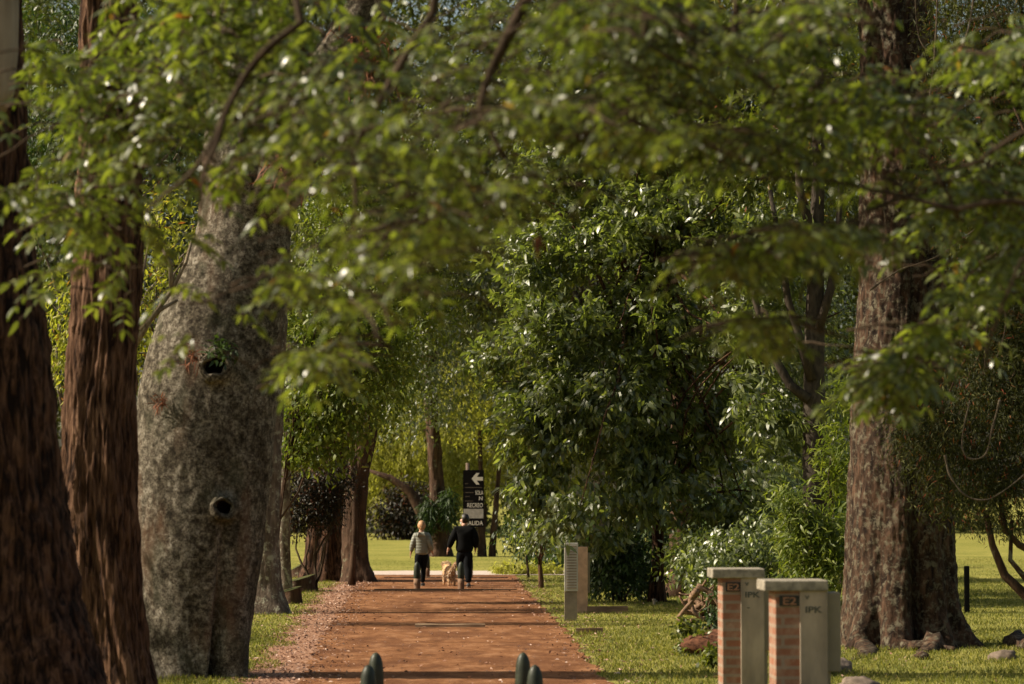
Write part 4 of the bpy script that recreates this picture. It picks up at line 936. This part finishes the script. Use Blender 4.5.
# ================================================================== BRICK METER PILLARS
def pillar(label, px, base_d, wpx_total, z_top, letters, lsplit=.42, numpx=None):
    s = F / base_d; w = wpx_total / s; g = W(px, 600, base_d); x0 = g[0]
    e = bpy.data.objects.new('brick_pillar', None); COL.objects.link(e); e.location = (x0, base_d, 0)
    e.rotation_euler = (0, 0, math.radians(2.5)); e['_rot'] = 1
    tag(e, label, 'pillar', 'brick meter pillars beside the path')
    dp = w * .95; h = z_top - .055
    def part(nm, boxes, m, par=e, bev=.006):
        mbb = MB()
        for c, sz in boxes: mbb.box(c, sz)
        o = mbb.build(nm, m, par)
        if bev:
            md = o.modifiers.new('b', 'BEVEL'); md.width = bev; md.segments = 2
        return o
    part('brick_shaft', [((0, 0, h / 2), (w, dp, h))], M['brick'], bev=.008)
    part('cap', [((-.052, 0, h + .012), (w + .125, dp * 1.2, .105))], M['cap'], bev=.012)
    pw = w * (1 - lsplit)
    pn = part('meter_panel', [((w / 2 - pw / 2 + .006, -dp / 2 - .008, h / 2 - .01), (pw, .03, h - .03))], M['panel'])
    tl_ = part('number_tile', [((-w / 2 + .03 + (w * lsplit - .03) / 2 + .005, -dp / 2 - .006, h - .135), (w * lsplit - .035, .02, .10))], M['tile'], bev=.002)
    part('side_box', [((w / 2 + .075, .02, h * .70), (.16, dp * .62, h * .52))], M['panel_side'], bev=.01)
    part('conduit', [((w / 2 + .03, -.02, h * .22), (.06, dp * .3, h * .44))], M['panel_side'], bev=.008)
    def txt(body, x, z, hh, m, par, y, ww=None):
        cu = bpy.data.curves.new('lettering', 'FONT'); cu.body = body; cu.align_x = 'CENTER'; cu.size = hh / .72; cu.extrude = .002; cu.offset = .002
        o = bpy.data.objects.new('lettering', cu); COL.objects.link(o)
        text_mesh(o, par, (x, y, z), (1.35, 1, 1), m)
    txt('E2', -w / 2 + .03 + (w * lsplit - .03) / 2 + .005, h - .172, .075, M['tile_num'], tl_, -dp / 2 - .0185)
    txt('V', w / 2 - pw * .72, h - .12, .035, M['ink'], pn, -dp / 2 - .0255)
    txt(letters, w / 2 - pw * .50, h - .25, .062, M['ink'], pn, -dp / 2 - .0255)
    if numpx: txt('-', w / 2 - pw * .66, h - .38, .05, M['ink'], pn, -dp / 2 - .0255)
    return e
pillar('brick meter pillar with a grey panel, the farther one on the left of the pair', 740.5, 31.6, 41, 1.56, 'IPK', .43, 1)
pillar('brick meter pillar with a grey panel, the nearer one on the right of the pair', 797.5, 28.1, 51, 1.54, 'IPK', .46)
# far meter cabinet
gB = G(577, 613); gA = G(570, 621)
e = empty('meter_cabinet', (gA[0], gA[1], 0), 'slim grey and brick meter cabinet in the grass right of the path', 'cabinet')
sA = F / gA[1]; sB = F / gB[1]
mbb = MB(); mbb.box((W(578.5, 0, gB[1])[0], gB[1] + .12, .66), (17 / sB, .22, 1.32)); o = mbb.build('column', simple('sunlit_peach_render', (0.42, 0.27, 0.18), .85, .2, 8, .3), e)  # column's sunlit peach tone is put into its base colour
mbb = MB(); mbb.box((W(570.2, 0, gA[1])[0], gA[1] + .1, .27), (12.4 / sA, .2, .56)); mbb.build('lower_box', simple('tan_box', (0.22, 0.18, 0.13), .8, .2, 8, .2), e)
mbb = MB(); mbb.box((W(570.6, 0, gA[1])[0], gA[1] + .09, .56 + .45), (13.4 / sA, .23, .90)); mbb.build('upper_box', simple('pale_grey_box', (0.46, 0.44, 0.38), .7, .12, 8), e)
mbb = MB()
for k in range(16): mbb.box((W(570.9, 0, gA[1])[0], gA[1] - .031, .62 + k * .052), (10 / sA, .012, .022))
mbb.build('louvre', M['panel'], e)
mbb = MB(); mbb.box((W(587.5, 0, gB[1])[0], gB[1] + .2, .8), (3.5 / sB, .15, .8)); mbb.build('side_box', M['panel_side'], e)
# dark post right, small tap
g = G(967, 613)
mbb = MB(); mbb.box((g[0], g[1], .45), (.10, .09, .98)); o = mbb.build('dark_post', M['black']); md = o.modifiers.new('b', 'BEVEL'); md.width = .012
tag(o, 'short black post on the lawn right of the great trunk', 'post')
g = G(654, 606); mbb = MB(); mbb.tube([(g[0], g[1], -.02), (g[0], g[1], .12)], .028, 10); mbb.tube([(g[0] - .03, g[1], .10), (g[0] + .07, g[1] - .03, .10)], .018, 8); mbb.tube([(g[0], g[1], .12), (g[0], g[1], .15)], .04, 10)
tag(mbb.build('garden_tap', M['panel_side'], None, True), 'small grey garden tap in the grass near the glossy tree trunk', 'tap')

# ================================================================== PEOPLE AND DOG
FAT = {'jacket': 1.30, 'trousers': 1.3, 'hair': 1.15, 'hood': 1.3, 'shoe': 1.3, 'sole': 1.25}
def skin(name, verts, edges, root, m, parent, levels=2):
    """verts: (x,y,z,rx,ry)"""
    me = bpy.data.meshes.new(name); me.from_pydata([v[:3] for v in verts], edges, [])
    o = bpy.data.objects.new(name, me); COL.objects.link(o)
    md = o.modifiers.new('skin', 'SKIN'); md.use_smooth_shade = True
    sv = me.skin_vertices[0].data
    K_ = FAT.get(name, 1.12)
    for i, v in enumerate(verts): sv[i].radius = (v[3] * K_, (v[4] if len(v) > 4 else v[3]) * K_); sv[i].use_root = (i == root)
    s = o.modifiers.new('sub', 'SUBSURF'); s.levels = levels; s.render_levels = levels
    dg = bpy.context.evaluated_depsgraph_get(); nm = bpy.data.meshes.new_from_object(o.evaluated_get(dg))
    bpy.data.objects.remove(o); nm.name = name
    nm.polygons.foreach_set('use_smooth', [True] * len(nm.polygons))
    nm.materials.clear(); nm.materials.append(m)
    r = bpy.data.objects.new(name, nm); COL.objects.link(r); r.parent = parent
    return r
def chain(V, E, pts, start=None):
    prev = start; ids = []
    for p in pts:
        V.append(p); i = len(V) - 1; ids.append(i)
        if prev is not None: E.append((prev, i))
        prev = i
    return ids
def hand(V, E, wid, wrist, dirv, side):
    d = Vector(dirv).normalized(); s = Vector((side, 0, 0)); f = Vector((0, 1, 0))
    w = Vector(wrist[:3])
    palm = w + d * .05
    ip = chain(V, E, [(*palm, .024, .014)], wid)[0]
    for j, (o_, l) in enumerate(((-.026, .065), (-.009, .075), (.009, .07), (.026, .055))):
        k = palm + d * .035 + f * o_
        t1 = k + d * l * .55 + f * o_ * .2 - s * .008; t2 = t1 + d * l * .4 - s * .018
        chain(V, E, [(*k, .010), (*t1, .0085), (*t2, .007)], ip)
    t = w + d * .03 + f * .035 - s * .01
    chain(V, E, [(*t, .011), (*(t + d * .03 + f * .018), .009), (*(t + d * .055 + f * .016), .008)], ip)
def person(label, px, d, H, woman):
    g = W(px, 590, d); e = bpy.data.objects.new('person', None); COL.objects.link(e)
    e.location = (g[0], d, 0); s = H / 1.70; e.scale = (s, s, s); tag(e, label, 'person', 'people walking the dog')
    sw = .155 if woman else .185
    if woman:
        aL = [(-sw, 0, 1.375), (-.24, -.03, 1.12), (-.285, .02, .90)]; aR = [(sw, 0, 1.375), (.235, -.05, 1.12), (.285, .06, .93)]
        legL = [(-.085, 0, .88), (-.10, -.04, .48), (-.11, -.16, .12)]; legR = [(.085, 0, .88), (.05, .10, .50), (.03, .10, .09)]
    else:
        aL = [(-sw, 0, 1.40), (-.30, -.04, 1.15), (-.385, .05, .93)]; aR = [(sw, 0, 1.40), (.27, -.05, 1.14), (.26, .08, .93)]
        legL = [(-.09, 0, .90), (-.09, .14, .52), (-.08, .16, .10)]; legR = [(.09, 0, .90), (.08, -.04, .50), (.10, -.16, .12)]
    k = 1.0 if woman else 1.12
    V = []; E = []
    tors = chain(V, E, [(0, 0, .92, .13 * k, .10 * k), (0, 0, 1.06, .115 * k, .085 * k), (0, 0, 1.24, .13 * k, .095 * k), (0, 0, 1.38, .10 * k, .075), (0, .01, 1.45, .052, .052), (0, .025, 1.52, .062, .07)])
    turn = -1 if not woman else 0
    hd = chain(V, E, [(0 + turn * .005, .03, 1.60, .088, .10), (0, .025, 1.67, .075, .085)], tors[-1])
    # nose / chin / ears as small branches
    fd = Vector((-.85, .5, 0)) if not woman else Vector((0, 1, 0)); rt = Vector((fd.y, -fd.x, 0)); hc = Vector((0, .03, 0))
    chain(V, E, [(*(hc + fd * .098 + Vector((0, 0, 1.585))), .014)], hd[0]); chain(V, E, [(*(hc + fd * .07 + Vector((0, 0, 1.515))), .026)], tors[-1])
    for sg in (-1, 1): chain(V, E, [(*(hc + rt * sg * .085 + Vector((0, -.005, 1.585))), .015)], hd[0])
    for a in (aL, aR):
        ids = chain(V, E, [(*a[0], .055 * k), (*a[1], .042 * k), (*a[2], .028)], tors[3])
        dv = Vector(a[2]) - Vector(a[1]); hand(V, E, ids[-1], a[2], dv, 1 if a is aR else -1)
    for l in (legL, legR):
        ids = chain(V, E, [(*l[0], .085 * k), (*l[1], .055 * k), (*l[2], .036)], tors[0])
        chain(V, E, [(l[2][0], l[2][1] + .09, max(l[2][2] - .07, .03), .032, .022)], ids[-1])
    skin('body', V, E, 0, M['skin'], e)
    # eyes and mouth
    for sg in (-1, 1):
        mb2 = MB()
        c = hc + fd * .092 + rt * sg * .032 + Vector((0, 0, 1.615)); mb2.tube([c - fd * .008, c, c + fd * .004], [.006, .009, .003], 8)
        mb2.build('eye', M['hair_m'], None, True).parent = e
    # jacket
    V = []; E = []; j = 1.30 if woman else 1.34
    t = chain(V, E, [(0, 0, .80 if woman else .80, .15 * k, .12 * k), (0, 0, .98, .16 * k, .125 * k), (0, 0, 1.12, .15 * k, .12 * k), (0, 0, 1.27, .16 * k, .125 * k), (0, 0, 1.39, .12 * k, .095), (0, 0, 1.46, .07, .068)])
    for a in (aL, aR):
        w_ = Vector(a[2]) - (Vector(a[2]) - Vector(a[1])).normalized() * .02
        chain(V, E, [(*(Vector(a[0]) * .96), .078 * k) if False else (a[0][0] * .97, a[0][1], a[0][2] - .015, .078 * k), ((a[0][0] + a[1][0]) / 2, (a[0][1] + a[1][1]) / 2, (a[0][2] + a[1][2]) / 2, .072 * k), (*a[1], .064 * k), ((w_.x + a[1][0]) / 2, (w_.y + a[1][1]) / 2, (w_.z + a[1][2]) / 2, .056 * k), (*w_, .043 * k)], t[4])
    jk = skin('jacket', V, E, 0, M['puffer'] if woman else M['jacket_m'], e)
    if woman:
        V = []; E = []; chain(V, E, [(-.09, -.06, 1.42, .04, .04), (-.05, -.11, 1.38, .055, .05), (0, -.13, 1.36, .06, .055), (.05, -.11, 1.38, .055, .05), (.09, -.06, 1.42, .04, .04)])
        skin('hood', V, E, 2, M['puffer'], jk)
    else:
        V = []; E = []; chain(V, E, [(-.06, -.04, 1.45, .03, .03), (0, -.07, 1.445, .035, .035), (.06, -.04, 1.45, .03, .03)]); skin('collar', V, E, 1, M['jacket_m'], jk)
    # trousers
    V = []; E = []; t = chain(V, E, [(0, 0, 1.0, .13 * k, .10 * k), (0, 0, .90, .14 * k, .115 * k)]); q = 1.0 if woman else 1.22
    for l in (legL, legR):
        chain(V, E, [(l[0][0], l[0][1], l[0][2] - .06, .092 * k, .098 * k), ((l[0][0] + l[1][0]) / 2, (l[0][1] + l[1][1]) / 2, (l[0][2] + l[1][2]) / 2 - .02, .084 * q), (*l[1], .062 * q), ((l[1][0] + l[2][0]) / 2, (l[1][1] + l[2][1]) / 2 - .01, (l[1][2] + l[2][2]) / 2, .060 * q), (*l[2], .045 * q)], t[1])
    skin('trousers', V, E, 0, M['trouser'], e)
    for l in (legL, legR):
        x, y, z = l[2]; up = z > .1
        pts = [(x, y - .06, z - (.03 if up else .045), .042, .042), (x, y + .03, z - (.06 if up else .05), .045, .038), (x, y + .13, max(z - .10, .035) if up else .035, .04, .028)]
        V = []; E = []; chain(V, E, pts); sh = skin('shoe', V, E, 1, M['shoe'], e)
        V = []; E = []; chain(V, E, [(p[0], p[1], max(p[2] - .035, .012), .046, .012) for p in pts]); skin('sole', V, E, 1, M['sole'], sh)
    # hair
    def cap(nm, c, rad, m, cut=True):
        Vs = []; Fc = []; A, B = 28, 20
        for i_ in range(B + 1):
            ph = math.pi * i_ / B
            for k_ in range(A):
                th = 2 * math.pi * k_ / A
                u = Vector((math.sin(ph) * math.cos(th), math.sin(ph) * math.sin(th), math.cos(ph)))
                q = 1 + .07 * noise.noise(u * 3.1) + .03 * noise.noise(Vector((u.x * 14, u.y * 14, u.z * 2)))
                p = Vector((u.x * rad[0], u.y * rad[1], u.z * rad[2])) * q
                if cut and u.dot(fd) > .25 and u.z < .45: p -= fd * (u.dot(fd) - .25) * rad[1] * 1.1
                Vs.append(c + p)
        for i_ in range(B):
            for k_ in range(A): Fc.append((i_ * A + k_, i_ * A + (k_ + 1) % A, (i_ + 1) * A + (k_ + 1) % A, (i_ + 1) * A + k_))
        o = mkobj(nm, Vs, Fc, m, None, True); o.parent = e; return o
    if woman:
        hr = cap('hair', Vector((0, .0, 1.635)), (.108, .118, .130), M['hair_w'])
        cap('bun', Vector((0, -.11, 1.58)), (.05, .05, .06), M['hair_w'], False).parent = hr
    else:
        cap('hair', Vector((.01, .015, 1.655)), (.105, .112, .120), M['hair_m'])
        V = []; E = []; c = hc + fd * .075 + Vector((0, 0, 1.545))
        chain(V, E, [(*(c - rt * .06 - fd * .03), .03, .03), (*c, .045, .05), (*(c + rt * .06 - fd * .03), .03, .03)]); skin('face_mask', V, E, 1, M['mask'], e)
    return e
person('woman with ginger hair in a sage green puffer jacket walking away on the path', 421.5, 73.4, 1.63, True)
person('man dressed all in black with a white face mask walking right of the dog', 464.5, 72.2, 1.80, False)

def dog():
    g = W(449.5, 590, 73.6); e = bpy.data.objects.new('dog', None); COL.objects.link(e); e.location = (g[0], 73.6, 0); e.rotation_euler = (0, 0, math.radians(14))
    e.scale = (.95, .95, .95)
    tag(e, 'fluffy cream and tan dog trotting away with its tail curled up', 'dog')
    V = []; E = []
    b = chain(V, E, [(0, -.24, .40, .10, .11), (0, -.10, .42, .12, .12), (0, .10, .40, .125, .135), (0, .26, .41, .115, .135), (0, .36, .50, .08, .08), (0, .44, .58, .08, .08), (0, .52, .56, .05, .045), (0, .60, .54, .035, .03)])
    for s in (-1, 1):
        chain(V, E, [(s * .075, .43, .64, .02, .03), (s * .10, .42, .57, .012, .03)], b[5])
        o = .05 * s
        chain(V, E, [(s * .085, -.24 + o, .34, .07, .08), (s * .09, -.16 + o, .25, .05, .05), (s * .09, -.28 + o, .14, .03, .032), (s * .09, -.26 + o, .035, .032, .026), (s * .09, -.20 + o, .025, .03, .02)], b[0])
        chain(V, E, [(s * .085, .26 - o, .30, .06, .06), (s * .085, .23 - o, .18, .038, .04), (s * .085, .25 - o, .05, .03, .028), (s * .085, .30 - o, .025, .032, .02)], b[3])
    chain(V, E, [(0, -.34, .47, .04), (.03, -.42, .53, .045), (.07, -.42, .60, .05), (.10, -.36, .64, .045), (.12, -.30, .62, .03)], b[0])
    body = skin('body', V, E, 2, M['dog'], e)
    co = np.zeros(len(body.data.vertices) * 3); body.data.vertices.foreach_get('co', co); co = co.reshape(-1, 3)
    no = np.zeros(len(co) * 3); body.data.vertices.foreach_get('normal', no); no = no.reshape(-1, 3)
    rr = np.random.default_rng(6); k = rr.integers(0, len(co), 5200)
    k = k[(co[k, 2] > .24) | (rr.random(len(k)) < .25) & (co[k, 2] > .08)]
    n = len(k); D = no[k] * .6 + np.array([0, -.35, -.7]) + rr.normal(size=(n, 3)) * .3
    fm = leafmat('long_fur', [(0, (.50, .30, .16)), (.5, (.68, .50, .32)), (1, (.85, .76, .62))], .7, .15, .3, (1, 1, 1))
    o = leaf_mesh('fur', co[k], D, no[k] + rr.normal(size=(n, 3)) * .3, rr.uniform(.03, .07, n) * np.where(co[k, 2] > .26, 1, .5), np.full(n, .012), fm, None); o.parent = e
dog()

# ================================================================== LIGHT, WORLD, CAMERA
EL = math.radians(40); AZV = Vector((-1.0, -.02, 0)).normalized()   # where the sun stands: left, a little beyond
sv = Vector((AZV.x * math.cos(EL), AZV.y * math.cos(EL), math.sin(EL)))
w = bpy.data.worlds.new('World'); sc.world = w; w.use_nodes = True
sky = w.node_tree.nodes.new('ShaderNodeTexSky'); sky.sky_type = 'NISHITA'; sky.sun_disc = False
sky.sun_elevation = EL; sky.sun_rotation = math.atan2(AZV.x, AZV.y)
bg = w.node_tree.nodes['Background']; bg.inputs[1].default_value = 0.075; sky.dust_density = 4; sky.ozone_density = 0.3
wt = w.node_tree.nodes.new('ShaderNodeMix'); wt.data_type = 'RGBA'; wt.blend_type = 'MULTIPLY'; wt.inputs[0].default_value = 1.0; wt.inputs[7].default_value = (1.0, .98, .86, 1)
w.node_tree.links.new(sky.outputs[0], wt.inputs[6]); w.node_tree.links.new(wt.outputs[2], bg.inputs[0])
sl = bpy.data.lights.new('sun', 'SUN'); sl.energy = 4.6; sl.angle = math.radians(.55); sl.color = (1.0, .88, .70)
so = bpy.data.objects.new('sun', sl); COL.objects.link(so); so.rotation_euler = (-sv).to_track_quat('-Z', 'Y').to_euler()
cam = bpy.data.cameras.new('camera'); co = bpy.data.objects.new('camera', cam); COL.objects.link(co)
co.location = (0, 0, HC); co.rotation_euler = (math.pi / 2 + PITCH, 0, 0)
cam.sensor_width = 36; cam.lens = F / 1024 * 36; cam.clip_end = 3000
cam.dof.use_dof = True; cam.dof.focus_distance = 52; cam.dof.aperture_fstop = 2.2
sc.camera = co
sc.view_settings.view_transform = 'Standard'; sc.view_settings.look = 'None'; sc.view_settings.exposure = 0.78; sc.view_settings.gamma = 1
c = sc.cycles if hasattr(sc, 'cycles') else None
if c:
    c.max_bounces = 6; c.diffuse_bounces = 3; c.glossy_bounces = 2; c.transmission_bounces = 3; c.sample_clamp_indirect = 4; c.use_denoising = True
for o in bpy.data.objects:
    if '_rot' in o: del o['_rot']
